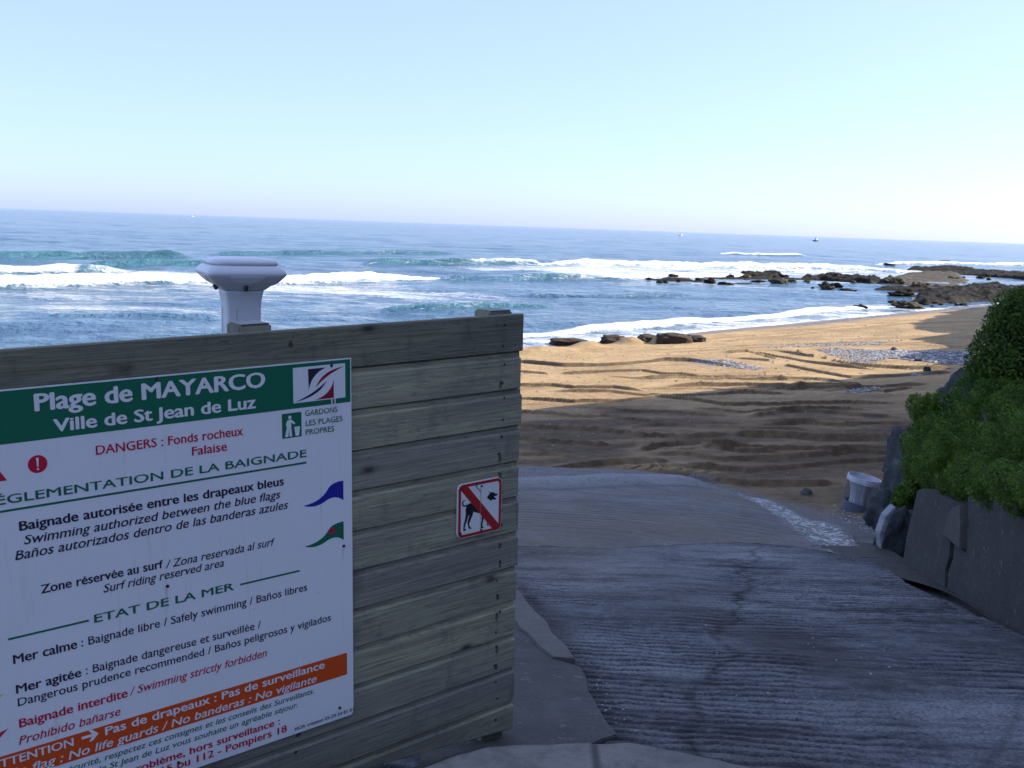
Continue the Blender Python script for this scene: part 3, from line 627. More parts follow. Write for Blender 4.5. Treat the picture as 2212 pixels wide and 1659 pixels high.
def deco(name, pts, mat, lift=0, parent=None, label=None):
    m = MB(); fpoly(m, pts, O0+lift-.0004, O1+lift); o = m.build(name, mat, parent or sign, st=True)
    if label: o['label'] = label
    return o
hb = z1(2155, 338); HB = (hb[1]+z1(0, 605)[1])/2
header = deco('header_band', [(SLft, ST+.004), (SR-.004, ST+.004), (SR-.004, HB), (SLft, HB)], GREEN)
ob = [z2(2140, 597), z2(2140, 735), z2(0, 1249), z2(0, 1374)]
OT, OB = (ob[0][1]+ob[2][1])/2, (ob[1][1]+ob[3][1])/2+.009
band = deco('warning_band', [(SLft+.03, OT), (ob[0][0], OT), (ob[0][0], OB), (SLft+.03, OB)], ORANGE)
LINES = [  # body, baseline start, end, cap height, bold, shear, material, prefix, on header/band
 ('Plage de MAYARCO', z1(215, 398), z1(1630, 243), .047, .022, 0, WHITE, '', header), ('Ville de St Jean de Luz', z1(330, 525), z1(1573, 375), .0355, .018, 0, WHITE, '', header),
 ('DANGERS : Fonds rocheux', z1(590, 667), z1(1497, 543), .0265, .007, 0, RED, '', None), ('Falaise', z1(1183, 670), z1(1398, 640), .0265, .007, 0, RED, '', None),
 ('GLEMENTATION DE LA BAIGNADE', z1(55, 963), z1(1890, 680), .0245, .005, 0, GREEN, 'R\u00c9', None),
 ('Baignade autoris\u00e9e entre les drapeaux bleus', z1(118, 1138), z1(1748, 850), .0262, .016, 0, INK, '', None),
 ('Swimming authorized between the blue flags', z1(150, 1217), z1(1728, 935), .0258, .003, .22, INK, '', None), ('Ba\u00f1os autorizados dentro de las banderas azules', z1(97, 1315), z1(1775, 998), .0262, .003, .22, INK, '', None),
 ('Zone r\u00e9serv\u00e9e au surf', z2(250, 225), z2(1003, 85), .0250, .014, 0, INK, '', None), ('/ Zona reservada al surf', z2(1027, 82), z1(1690, 1222), .0250, .001, .22, INK, '', None),
 ('Surf riding reserved area', z2(640, 228), z2(1383, 68), .0248, .001, .22, INK, '', None), ('ETAT DE LA MER', z2(580, 415), z2(1440, 213), .0245, .008, 0, GREEN, '', None),
 ('Mer calme', z2(80, 670), z2(472, 573), .0262, .014, 0, INK, '', None), (': Baignade libre / Safely swimming / Ba\u00f1os libres', z2(500, 565), z2(1893, 215), .0250, .001, 0, INK, '', None),
 ('Mer agit\u00e9e', z2(98, 852), z2(497, 748), .0255, .014, 0, INK, '', None), (': Baignade dangereuse et surveill\u00e9e /', z2(528, 738), z2(1607, 445), .0248, .001, 0, INK, '', None),
 ('Dangerous prudence recommended / Ba\u00f1os peligrosos y vigilados', z2(108, 935), z2(2040, 400), .0240, .001, 0, INK, '', None),
 ('Baignade interdite', z2(118, 1070), z2(783, 868), .0260, .014, 0, RED, '', None), ('/ Swimming strictly forbidden', z2(805, 860), z2(1645, 625), .0250, .001, .22, RED, '', None),
 ('Prohibido ba\u00f1arse', z2(120, 1168), z2(742, 985), .0252, .001, .22, RED, '', None),
 ('ATTENTION', z2(-70, 1325), z2(450, 1180), .0245, .010, 0, WHITE, '', band), ('Pas de drapeaux : Pas de surveillance', z2(648, 1110), z2(2000, 695), .0252, .012, 0, WHITE, '', band),
 ('No life guards / No banderas : No vigilante', z2(435, 1262), z2(1952, 775), .0252, .003, .22, WHITE, 'No flag : ', band),
 ('urit\u00e9, respectez ces consignes et les conseils des Surveillants.', z2(490, 1318), z2(1940, 850), .0190, .0, .22, GREEN, 'Pour votre s\u00e9c', None),
 ('St Jean de Luz vous souhaite un agr\u00e9able s\u00e9jour.', z2(685, 1315), z2(1840, 935), .0188, .0, .22, GREEN, 'La Ville de ', None),
 ('bl\u00e8me, hors surveillance :', z2(930, 1300), z2(1725, 1052), .0225, .014, 0, RED, 'En cas de pro', None), ('5 ou 112 - Pompiers 18', z2(1035, 1325), z2(1768, 1100), .0240, .012, 0, RED, '1', None),
 ('HOR cr\u00e9ation 05-59 54 81 81', z2(1818, 1080), z2(2180, 965), .0128, .002, 0, INK, '', None),
 ('GARDONS', z1(1882, 430), z1(2080, 400), .0188, .001, 0, GREEN, '', None), ('LES PLAGES', z1(1885, 488), z1(2112, 458), .0188, .001, 0, GREEN, '', None), ('PROPRES', z1(1885, 545), z1(2060, 520), .0188, .001, 0, GREEN, '', None)]
objs = []
for L in LINES: objs.append((text_mesh_later(L[7]+L[0], 0), text_mesh_later(L[7]+'|', 0) if L[7] else None))
cap = text_mesh_later('H', 0); xg = text_mesh_later('x', 0); bpy.context.view_layer.update(); dg = bpy.context.evaluated_depsgraph_get()
def grab(o):
    me = bpy.data.meshes.new_from_object(o.evaluated_get(dg)); v = np.array([x.co[:] for x in me.vertices]); f = [list(p.vertices) for p in me.polygons]; bpy.data.meshes.remove(me); return v, f
CAPH = grab(cap)[0][:, 1].max(); XH = grab(xg)[0][:, 1].max(); XH2 = CAPH*.735
for L, (o, op) in zip(LINES, objs):
    body, a, b, ch, bold, shear, mat, pre, par = L
    v, f = grab(o); x0, x1 = v[:, 0].min(), v[:, 0].max()
    if op is not None:
        pv = grab(op)[0]; xs_ = pv[:, 0]; x0 = (xs_.min() if len(pv) == 0 else xs_.max())-.02
    k = (b[0]-a[0])/(x1-x0); ky = ch/CAPH; tb = (a[1]+b[1])/2
    yy = v[:, 1]; v[:, 1] = np.where(yy <= 0, yy, np.where(yy < XH, yy*XH2/XH, np.where(yy < CAPH, XH2+(yy-XH)*(CAPH-XH2)/(CAPH-XH), yy)))
    S = a[0]+(v[:, 0]-x0)*k+v[:, 1]*ky*shear-(shear*.012 if shear else 0); T = tb-v[:, 1]*ky
    lift = .0009 if par is not None else .0002
    P = []; Fc = []; A = []; bw = (bold*1.15+.010)*k                # heavier strokes: the outline laid down again a hair to either side
    for q, (ds_, dt_) in enumerate([(0, 0)] if bw <= 0 else [(0, 0), (bw, 0), (-bw, 0), (0, bw*.5), (0, -bw*.5)]):
        n = len(P); P += [fw(s+ds_, t+dt_, O1+lift+q*.00007) for s, t in zip(S, T)]; A += [(s, t, 0) for s, t in zip(S, T)]; Fc += [[i+n for i in g] for g in f]
    mesh_np('lettering', np.array(P), Fc, mat, par or sign, False, {'st': np.array(A)})
for o, op in objs:
    for q in (o, op):
        if q is not None: cu = q.data; bpy.data.objects.remove(q); bpy.data.curves.remove(cu)
for q in (cap, xg): cu = q.data; bpy.data.objects.remove(q); bpy.data.curves.remove(cu)
def rule(a, b, th):
    tm = (a[1]+b[1])/2; deco('rule', [(a[0], tm-th/2), (b[0], tm-th/2), (b[0], tm+th/2), (a[0], tm+th/2)], GREEN)
rule((SLft+.08, z1(0, 1020)[1]), z1(1890, 712), .0065); rule(z2(45, 523), z2(545, 398), .0062); rule(z2(1480, 183), z2(1848, 93), .0062)
# town emblem on the header
A4 = [z1(1805, 130), z1(2128, 100), z1(2128, 310), z1(1812, 350)]
l_, r_, t_, b_ = A4[0][0], A4[1][0], (A4[0][1]+A4[1][1])/2, (A4[2][1]+A4[3][1])/2
emb = deco('emblem', [(l_, t_), (r_, t_), (r_, b_), (l_, b_)], WHITE, .0006, header)
def e_(u, v): return (l_+(r_-l_)*u, t_+(b_-t_)*v)
def qbez(p0, p1, p2, n=10): return [tuple((1-t)**2*np.array(p0)+2*t*(1-t)*np.array(p1)+t*t*np.array(p2)) for t in np.linspace(0, 1, n)]
deco('emblem_shape', [e_(*p) for p in [(.28, .07), (.62, .07)]+qbez((.62, .07), (.34, .22), (.29, .66))], INK, .0012, header)
deco('emblem_shape', [e_(*p) for p in qbez((.03, .97), (.5, .86), (.63, .46))+qbez((.63, .46), (.42, .76), (.03, .97))[1:-1]], INK, .0012, header)
deco('emblem_shape', [e_(*p) for p in qbez((.97, .09), (.55, .14), (.42, .62))+qbez((.42, .62), (.62, .28), (.97, .09))[1:-1]], MAROON, .0012, header)
deco('emblem_shape', [e_(*p) for p in [(.77, .45), (.77, .97), (.41, .97)]+qbez((.41, .97), (.72, .86), (.77, .45))[1:-1]], MAROON, .0012, header)
# litter pictogram
l_, r_ = z1(1737, 415)[0], z1(1858, 403)[0]; t_, b_ = (z1(1740, 412)[1]+z1(1858, 403)[1])/2, (z1(1743, 567)[1]+z1(1858, 552)[1])/2
pic = deco('pictogram', [(l_, t_), (r_, t_), (r_, b_), (l_, b_)], GREEN)
m = MB(); c = e_(.40, .17); fdisc(m, c, .0058, O1+.0003, O1+.0009)
for P in ([(.28, .28), (.46, .25), (.66, .42), (.62, .48), (.46, .38), (.46, .60), (.24, .60), (.20, .42)], [(.24, .585), (.36, .585), (.30, .95), (.14, .95)], [(.35, .585), (.46, .585), (.50, .95), (.37, .95)], [(.62, .58), (.92, .58), (.86, .95), (.68, .95)]):
    fpoly(m, [e_(*p) for p in P], O1+.0003, O1+.0009)
m.build('pictogram_figure', WHITE, pic, st=True)
# flags, danger marks
def flag(l, r, t, b, mat, label):
    global l_, r_, t_, b_; l_, r_, t_, b_ = l, r, t, b
    return deco('flag_mark', [e_(*p) for p in qbez((0, .88), (.45, .85), (.62, .25), 8)+qbez((.62, .25), (.72, -.02), (1, 0), 6)[1:]+qbez((1, .98), (.78, .55), (.5, .9), 8)+qbez((.5, .9), (.25, 1.12), (0, .88), 6)[1:-1]], mat, label=label)
flag(z1(1870, 930)[0], z1(2118, 880)[0], z1(2118, 825)[1], z1(2118, 943)[1]+.004, BLUE, 'blue flag mark'); flag(z1(1877, 1190)[0], z1(2120, 1130)[0], z1(2120, 1078)[1], z1(2120, 1188)[1]+.004, GREEN, 'green flag mark with red disc')
m = MB(); fdisc(m, z1(2047, 1136), .0115, O1+.0003, O1+.0009, 24); m.build('flag_disc', RED, sign, st=True)
c = z1(228, 723); m = MB(); fdisc(m, c, .0255, O0, O1, 32); dm = m.build('danger_mark', RED, sign, st=True)
m = MB(); fpoly(m, [(c[0]-.0035, c[1]-.018), (c[0]+.0035, c[1]-.018), (c[0]+.0015, c[1]+.008), (c[0]-.0015, c[1]+.008)], O1, O1+.0006); fdisc(m, (c[0], c[1]+.0145), .003, O1, O1+.0006, 12); m.build('exclamation_mark', WHITE, dm, st=True)
q = z1(38, 815); deco('danger_triangle', [(q[0]-.105, q[1]+.004), (q[0], q[1]+.004), (q[0]-.0525, q[1]-.088)], RED)
q = z2(45, 1065); deco('flag_mark', [(q[0]-.1, q[1]+.05), (q[0]-.09, q[1]-.02), (q[0]-.04, q[1]+.012), (q[0], q[1]+.002), (q[0]-.03, q[1]+.03)], RED)
q = z2(16, 862); deco('flag_mark', [(q[0]-.09, q[1]+.04), (q[0]-.09, q[1]-.02), (q[0]-.03, q[1]+.004), (q[0], q[1]-.004), (q[0]-.025, q[1]+.02)], m_sign('flag_yellow', (.62, .42, .02)))
a, b = z2(500, 1130), z2(605, 1098); tm = (a[1]+b[1])/2; w_ = b[0]-a[0]
deco('arrow', [(a[0], tm-.004), (a[0]+w_*.62, tm-.004), (a[0]+w_*.42, tm-.018), (a[0]+w_*.62, tm-.018), (b[0], tm), (a[0]+w_*.62, tm+.018), (a[0]+w_*.42, tm+.018), (a[0]+w_*.62, tm+.004), (a[0], tm+.004)], WHITE, .0008, band)
for p in (z1(2043, 115), z1(962, 198), z1(2120, 1230), z2(1030, 190), z2(2095, 942), z2(1098, 1280)):
    m = MB(); fdisc(m, p, .0052, O0, O1+.0028, 12); m.build('screw', M_NAIL, sign)
for p, L_ in ((z1(2050, 130), .30), (z2(1030, 200), .09), (z1(2120, 1240), .07)):
    for k in range(2 if L_ > .2 else 1):
        s0 = p[0]+(k-.3)*.012; m = MB(); fpoly(m, [(s0-.004, p[1]+.004), (s0+.004, p[1]+.004), (s0+.0015, p[1]+L_*(.6+.4*random.random())), (s0-.0015, p[1]+L_*.6)], O1-.0004, O1+.00035)
        m.build('rust_streak', m_sign('rust_run', (.64, .63, .65), .5, .3) if k == 0 and L_ > .2 else bpy.data.materials['rust_run'], sign, st=True)

# ---- no dogs sign (pixel measurements in a zoomed crop)
zd = lambda x, y: st_of((1660+x/5.1857)*.576, (1740+y/5.1857)*.576)
nd = thing('no_dogs_sign', 'small square no dogs sign with red border and diagonal bar', 'sign', fw(-.2, 1.0, 0))
cs = [zd(265, 375), zd(1140, 255), zd(1075, 1290), zd(255, 1420)]
ND = (cs[0][0]+cs[3][0])/2, (cs[1][0]+cs[2][0])/2, (cs[0][1]+cs[1][1])/2, (cs[2][1]+cs[3][1])/2
tw = (ND[3]-ND[2])
N0 = .012
RED2 = m_sign('prohibition_red', (.36, .018, .02), .36, .15); BLACK = m_sign('dog_black', (.012, .011, .02), .4, .05)
m = MB(); fpoly(m, rrect(*ND, .022), .003, N0); m.build('plate', m_sign('plate_white', (.66, .67, .68), .34, .25), nd, st=True)
ins_ = .0135
m = MB(); out_, in_ = rrect(ND[0]+.002, ND[1]-.002, ND[2]+.002, ND[3]-.002, .02), rrect(ND[0]+ins_, ND[1]-ins_, ND[2]+ins_, ND[3]-ins_, .012); n = len(out_)
V = [fw(s, t, N0+.0006) for s, t in out_]+[fw(s, t, N0+.0006) for s, t in in_]; m.add(V, [[i, (i+1) % n, (i+1) % n+n, i+n] for i in range(n)], [(s, t, 0) for s, t in out_+in_]); m.build('border', RED2, nd, st=True)
def nde(name, P, mat, lift): m = MB(); fpoly(m, P, N0-.001, N0+lift); return m.build(name, mat, nd, st=True)
def ndp(pts): return [zd(*p) for p in pts]
nde('dog_silhouette', ndp([(395, 690), (405, 700), (372, 715), (362, 760), (380, 790), (440, 778), (500, 745), (560, 760), (640, 880), (690, 945), (640, 935), (560, 912), (548, 970), (505, 1080), (478, 1150), (490, 1205), (522, 1225), (515, 1245), (470, 1245), (450, 1150), (447, 1110), (478, 1000), (470, 975), (425, 1120), (408, 1160), (390, 1235), (418, 1262), (405, 1285), (362, 1280), (375, 1150), (402, 1050), (415, 960), (408, 880), (425, 810), (380, 822), (348, 800), (338, 760), (348, 712), (372, 693)]), BLACK, .0004)
nde('dog_silhouette', ndp([(720, 1000), (762, 1040), (738, 1150), (735, 1195), (762, 1210), (752, 1235), (705, 1232), (708, 1140), (722, 1080)]), BLACK, .0004)
nde('dog_silhouette', ndp([(815, 1120), (845, 1150), (862, 1180), (850, 1190), (830, 1180)]), BLACK, .0004)
nde('dog_silhouette', ndp([(862, 510), (885, 540), (930, 533), (975, 542), (980, 560), (1032, 562), (1028, 590), (990, 610), (965, 610), (968, 630), (1000, 650), (1000, 675), (965, 685), (930, 672), (905, 705), (880, 688), (822, 640), (850, 600), (878, 560)]), BLACK, .0004)
nde('diagonal_bar', ndp([(325, 510), (350, 400), (440, 408), (1065, 1165), (1060, 1200), (1000, 1270), (935, 1250)]), RED2, .0010)
nde('scratch', ndp([(596, 410), (612, 412), (715, 525), (710, 540)]), M_NAIL, .0012)
nde('plate_seam', ndp([(703, 400), (708, 400), (692, 1290), (687, 1290)]), simple('seam_grey', (.3, .3, .31), .5), .0013)
for p in ((620, 383), (720, 415), (325, 470), (308, 1335), (710, 1265)):
    m = MB(); fdisc(m, zd(*p), .0043, N0, N0+.003, 10); m.build('screw', M_NAIL, nd)

# ------------------------------------------------------------------ beach shower behind the fence
M_PLAST = simple('white_plastic', (.60, .62, .66), .32, .04, 3, .02); M_DARK = simple('dark_fitting', (.05, .045, .05), .5); M_PLAST2 = simple('white_plastic_panel', (.68, .70, .73), .3, .03)
c = at_y(521, 740, 6.1); SX, SY = c[0], 6.1; SG = ground(SX, SY)-.1
sh = thing('beach_shower', 'white moulded beach shower column with flared head behind the fence', 'shower', (SX, SY, SG))
zu = .000547; ztop = at_y(521, 617.6, 6.1)[2]                    # height of the column's throat
ANG = 27
def sq_loop(half, z, rnd=.25, n=8, dx=0, dy=0):
    P = []; r = half*rnd
    for k, (sx, sy) in enumerate([(1, 1), (-1, 1), (-1, -1), (1, -1)]):
        for i in range(n+1):
            a = math.radians(90*k+90*i/n); P.append((sx*(half-r)+r*math.cos(a), sy*(half-r)+r*math.sin(a)))
    ca, sa = math.cos(R(ANG)), math.sin(R(ANG))
    return [(SX+dx+ca*x-sa*y, SY+dy+sa*x+ca*y, z) for x, y in P]
def loft(name, prof, mat, parent, smooth=True):
    m = MB(); V = []; n = 36
    for h, z, rd in prof: V += sq_loop(h, z, rd)
    F = [[i*n+k, i*n+(k+1) % n, (i+1)*n+(k+1) % n, (i+1)*n+k] for i in range(len(prof)-1) for k in range(n)]+[list(range(n))[::-1], [(len(prof)-1)*n+k for k in range(n)]]
    m.add(V, F); o = m.build(name, mat, parent, smooth)
    return o
H = lambda wz: wz*zu/2/(1.30 if wz < 680 else 1.16)
zz = lambda y: ztop+(455-y)*zu
loft('column', [(H(500), SG, .18), (H(490), SG+.5, .18), (H(485), zz(800), .18), (H(486), zz(690), .18), (H(505), zz(600), .18), (H(540), zz(530), .18), (H(572), zz(496), .2)], M_PLAST, sh)
head = loft('head', [(H(560), zz(492), .17), (H(640), zz(470), .17), (H(690)*.94, zz(440), .17), (H(770), zz(415), .17), (H(870), zz(375), .17), (H(960), zz(332), .17), (H(990), zz(312), .17), (H(990), zz(290), .17), (H(950), zz(255), .2), (H(880), zz(226), .24), (H(835), zz(212), .42)], M_PLAST, sh)
loft('lid', [(H(800), zz(214), .42), (H(848), zz(204), .42), (H(852), zz(186), .42), (H(830), zz(166), .42), (H(740), zz(150), .42), (H(480), zz(136), .42), (H(180), zz(132), .42)], M_PLAST, sh)
loft('lid_gap', [(H(790), zz(214), .42), (H(790), zz(203), .42)], M_DARK, sh)
for k in range(4):
    a = R(ANG-90+90*k); d = np.array([math.cos(a), math.sin(a), 0]); e = np.array([-d[1], d[0], 0]); ce = np.array([SX, SY, 0])
    m = MB(); P = []
    for x, y, o in [(-.118, 330, H(970)), (.118, 330, H(970)), (.112, 350, H(935)), (.080, 388, H(850)), (0.03, 408, H(800)), (-.03, 408, H(800)), (-.080, 388, H(850)), (-.112, 350, H(935))]:
        P.append(ce+e*x*.9+d*(o+.006)+np.array([0, 0, zz(y)]))
    m.prism(P, -d*.03); pn = m.build('nozzle_panel', M_PLAST2, sh, bevel=.004)
    m = MB(); m.lathe([(.007, -.014), (.012, -.011), (.014, .0), (.012, .02)], ce+d*(H(600)+.022)+np.array([0, 0, zz(470)]), 16, up=d*.5+np.array([0, 0, .85])); m.build('nozzle', M_DARK, sh, True)
    m = MB(); m.box(ce+d*(H(487)+.0005)+e*(-.045)+np.array([0, 0, (SG+zz(700))/2]), e*.0012, d*.0015, np.array([0, 0, (zz(700)-SG)/2])); m.build('seam', simple('seam_line', (.35, .36, .42), .5) if k == 0 else bpy.data.materials['seam_line'], sh)
m = MB(); m.lathe([(.16, -.02), (.17, .02), (.16, .05), (.12, .06)], (SX, SY, SG), 28); m.build('base_plate', M_METAL, sh)

# ------------------------------------------------------------------ litter bin on the sand
bc = on_fn(1848, 1101, ground); by = float(bc[1]); k_ = by/PF
bn = thing('litter_bin', 'tilted wire litter bin with white liner in a grey ring base', 'litter bin', (bc[0], by, bc[2]-.04))
ax = np.array([.16, -.03, 1.0]); ax /= np.linalg.norm(ax); B0 = np.array([bc[0], by, bc[2]-.05]); HB_ = 82*k_
m = MB(); m.lathe([(31.5*k_, 0), (32.5*k_, .02), (32*k_, 24*k_), (29*k_, 25*k_), (29*k_, .03)], B0, 36, ax); m.build('base_ring', simple('grey_ring', (.10, .115, .15), .6), bn)
def ring(r, h, th):
    mm = MB(); q = np.cross(ax, [0, 1, 0]); q /= np.linalg.norm(q); p = np.cross(ax, q)
    mm.tube([B0+ax*h+r*(math.cos(a)*q+math.sin(a)*p) for a in np.linspace(0, 2*math.pi, 41)[:-1]], th, 6, True); return mm
M_RIM = simple('pale_rim', (.42, .43, .47), .4); M_WIRE = simple('dark_wire', (.13, .13, .15), .5)
m = MB()
for h, r, th in ((HB_, 35, .012), (HB_-4*k_, 35.5, .008), (HB_-9*k_, 35, .010)):
    a = ring(r*k_, h, th); m.add(a.V, a.F)
m.build('rim', M_RIM, bn, True)
m = MB(); q = np.cross(ax, [0, 1, 0]); q /= np.linalg.norm(q); p = np.cross(ax, q)
for j in range(40):
    a = 2*math.pi*j/40; d = math.cos(a)*q+math.sin(a)*p; m.tube([B0+ax*.05+d*29*k_, B0+ax*HB_*.6+d*32*k_, B0+ax*HB_+d*34.5*k_], .0022, 4)
for j in range(14): a = ring((29.3+5*j/13)*k_, .06+(HB_-.08)*j/13, .0022); m.add(a.V, a.F)
m.build('wire_cage', M_WIRE, bn)
m = MB(); prof = []; n = 48; V = []
lev = [(.10, 20, .3), (.28, 19, 1), (.45, 18, 1.4), (.62, 21, 1.2), (.78, 28, .7), (.88, 32.5, .4), (.97, 33.5, .2), (1.0, 34, .1), (.985, 36.2, .1), (.93, 36.4, .25), (.86, 36.0, .5)]
for i, (h, r, wv) in enumerate(lev):
    for j in range(n):
        a = 2*math.pi*j/n; d = math.cos(a)*q+math.sin(a)*p; rr = r+wv*1.6*math.sin(7*a+h*5)+wv*1.2*math.sin(13*a+1+h*9)
        V.append(B0+ax*HB_*h+d*rr*k_)
m.add(V, [[i*n+j, i*n+(j+1) % n, (i+1)*n+(j+1) % n, (i+1)*n+j] for i in range(len(lev)-1) for j in range(n)]+[list(range(n))])
m.build('liner_bag', simple('white_liner', (.50, .50, .55), .5, .06), bn, True)

# ------------------------------------------------------------------ retaining wall on the right
wA, wB = on_fn(1949, 1204, ramp_z), on_fn(2212, 1366, ramp_z); WD = wB-wA; WD[2] = 0; WL = np.linalg.norm(WD); WD /= WL
WN = np.array([-WD[1], WD[0], 0]); WN = WN if WN@(np.array([0, 0, 0])-wA) > 0 else -WN       # faces the ramp
def on_wall(px, py, off=0.0):
    d = ray(px, py); q = ((wA+WN*off-CAM)@WN)/(d@WN); return CAM+d*q
zw = lambda x, y, off=0.0: on_wall(1751+.2083*x, 956.2+.2083*y, off)
wall = thing('retaining_wall', 'low stained concrete retaining wall below the bushes with a broken joint', 'wall', wA)
def wall_panel(pts, thick, off, mat, lab=None, jit=.006):
    P = []
    for i in range(len(pts)):
        a, b = pts[i], pts[(i+1) % len(pts)]
        for k in range(6):
            p = a+(b-a)*k/6; j = jit*noise.noise(Vector(p*9)); P.append(p+np.array([0, 0, j])+WD*j)
    m = MB(); m.prism([p+WN*off for p in P], -WN*thick); o = m.build('wall_panel' if lab is None else 'broken_piece', mat, wall, bevel=.012)
    if lab: o['label'] = lab
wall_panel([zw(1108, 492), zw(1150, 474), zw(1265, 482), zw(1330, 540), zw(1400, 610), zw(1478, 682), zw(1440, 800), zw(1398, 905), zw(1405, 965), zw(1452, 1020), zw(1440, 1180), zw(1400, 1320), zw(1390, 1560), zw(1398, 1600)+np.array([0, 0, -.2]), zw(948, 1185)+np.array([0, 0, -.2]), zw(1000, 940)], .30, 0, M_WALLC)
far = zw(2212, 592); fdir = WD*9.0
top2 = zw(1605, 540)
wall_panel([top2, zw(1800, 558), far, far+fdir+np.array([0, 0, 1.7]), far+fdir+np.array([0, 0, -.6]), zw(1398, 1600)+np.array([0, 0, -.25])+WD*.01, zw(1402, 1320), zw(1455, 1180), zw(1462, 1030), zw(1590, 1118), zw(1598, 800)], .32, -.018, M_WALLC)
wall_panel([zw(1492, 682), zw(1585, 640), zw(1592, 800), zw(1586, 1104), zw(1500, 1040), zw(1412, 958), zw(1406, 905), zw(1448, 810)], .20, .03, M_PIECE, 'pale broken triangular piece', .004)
m = MB(); GL = np.linspace(-1.3, WL+2.5, 30)
def gp(a, o): p = wA+WD*a+WN*o; return np.array([p[0], p[1], float(ramp_z(p[0], p[1]))-.035+.02*noise.noise(Vector(p*3))])
for a, b in zip(GL[:-1], GL[1:]):
    wd = lambda q: max(.03, .80*(1-max(q, 0)/(WL*.55)))
    m.add([gp(a, -.05), gp(b, -.05), gp(b, wd(b)), gp(a, wd(a))], [[0, 1, 2, 3]])
tag(m.build('gutter', simple('gutter_mud', (.04, .035, .028), .8, .3, 9, .5)), kind='structure')

# ------------------------------------------------------------------ bank behind the wall and the headland beyond
M_BANK = m_rock('bank_soil', (.035, .040, .028), (.06, .062, .045), (.02, .026, .014), 1.5)
def build_bank():
    L = []
    for y in np.linspace(-2.6, 10.2, 26):
        k = (y-wA[1])/WD[1]; p = wA+WD*k-WN*.3; z = float(np.interp(y, [wB[1], wA[1]], [far[2], zw(1150, 474)[2]])); z += .19*max(0, wB[1]-y); L.append((p[0], y, z-.06))
    for x, y, z in [(4.75, 11.0, 4.6), (5.2, 12, 4.3), (5.7, 13, 3.9), (6.3, 14.2, 3.5), (7.0, 15.6, 3.2), (7.7, 17, 3.0), (9.4, 19.5, 2.9), (11.5, 23, 2.9), (15.0, 29, 2.7)]: L.append((x, y, z))
    off = [0, .35, .7, 1.1, 1.6, 2.3, 3.2, 4.5, 6.5, 10]; V = []
    for x, y, z in L:
        wz = 5.6 if y < 11 else 5.6+.0*(y-11)
        steep = y > 10.4
        ups = [0, .75, 1.15, 1.45, 1.75, 2.0, 2.25, 2.6, 3.2, 4.2] if steep else [0, .12, .42, .75, 1.15, 1.6, 2.0, 2.5, 3.2, 4.2]
        for o, u_ in zip(off, ups):
            nn = noise.noise(Vector((x+o, y, 1)))*.18*min(1, o*2); V.append((x+o*.95+.1*noise.noise(Vector((x, y+o, 5))), y-.25*o*(1 if steep else .3), z+u_+nn))
    V0 = [(x, y, z-.8) for x, y, z in L]; n = len(off); W = []
    for i in range(len(L)): W += [V0[i]]+V[i*n:(i+1)*n]
    tag(mesh_np('bank', W, grid_faces(len(L), n+1), M_BANK, None, True), kind='structure')
build_bank()
def build_unseen_cliff():
    path = [(17, -60), (16, -30), (14.5, -8), (13.5, 4), (13.2, 12), (14.6, 20)]+[(.565*s+2.2, s) for s in range(25, 160, 5)]
    path = np.array(path, float); seg = np.r_[0, np.cumsum(np.hypot(*np.diff(path, axis=0).T))]
    u = np.arange(0, seg[-1], 1.1); px_, py_ = np.interp(u, seg, path[:, 0]), np.interp(u, seg, path[:, 1])
    hts = np.interp(py_, [-60, 30, 41, 44.5, 48, 51, 58, 66, 72, 78, 86, 100, 125, 160], UNSEEN_CLIFF_H)
    hts = hts+.9*fbm(u/4, u*0, 5, 4)*sm(40, 52, py_)+.4*fbm(u/1.2, u*0, 6, 3)
    rows = [(-.3, 0), (0, .1), (.3, .3), (.5, .5), (.8, .7), (1.0, .84), (1.3, .93), (1.7, 1.0), (2.6, 1.03), (5, 1.06), (12, 1.1), (30, 1.15), (70, 1.15)]
    V = []
    nx = np.gradient(py_); ny = -np.gradient(px_); ln = np.hypot(nx, ny); nx /= ln; ny /= ln
    for i in range(len(u)):
        g = float(beach_base(px_[i], py_[i])) if py_[i] > 15 else 4.0
        g = min(g, 6)-.6
        for o, f in rows:
            dsp = .9*noise.fractal(Vector((px_[i]*.35, py_[i]*.35, f*5)), 1, 2, 4)*(1 if o < 3 else 0)
            V.append((px_[i]+nx[i]*(o+max(dsp, -.25)), py_[i]+ny[i]*(o+max(dsp, -.25)), g+(hts[i]-g)*f+.3*noise.noise(Vector((px_[i]*.5, py_[i]*.5, o)))*(f > .2)))
    t = NT('cliff_face'); co = t.coord(); a = t.noise(t.coord((.3, .3, 1.6)), 1, 7, .65); gz = t.n('SeparateXYZ'); gn = t.n('NewGeometry'); t.set(gz.inputs[0], gn.outputs['Normal'])
    c = t.mix(t.ramp(a, (.35, 0.), (.65, 1.)), (.16, .15, .13), (.34, .31, .26)); c = t.mix(t.ramp(t.math('ADD', gz.outputs[2], t.math('MULTIPLY', t.math('SUBTRACT', a, .5), 1.4)), (.35, 0.), (.6, 1.)), c, (.035, .06, .018))
    tag(mesh_np('unseen_cliff', V, grid_faces(len(u), len(rows)), t.out(c, .9, t.bump(a, .8, .4)), None, True), kind='structure')
UNSEEN_CLIFF_H = [19, 19.5, 21.5, 19.5, 13.0, 9.8, 12.5, 11.0, 13.5, 12.0, 14.5, 15.5, 14.0, 4.0]  # unseen cliff's crest heights, shaped so its shadow edges fall across the beach
build_unseen_cliff()

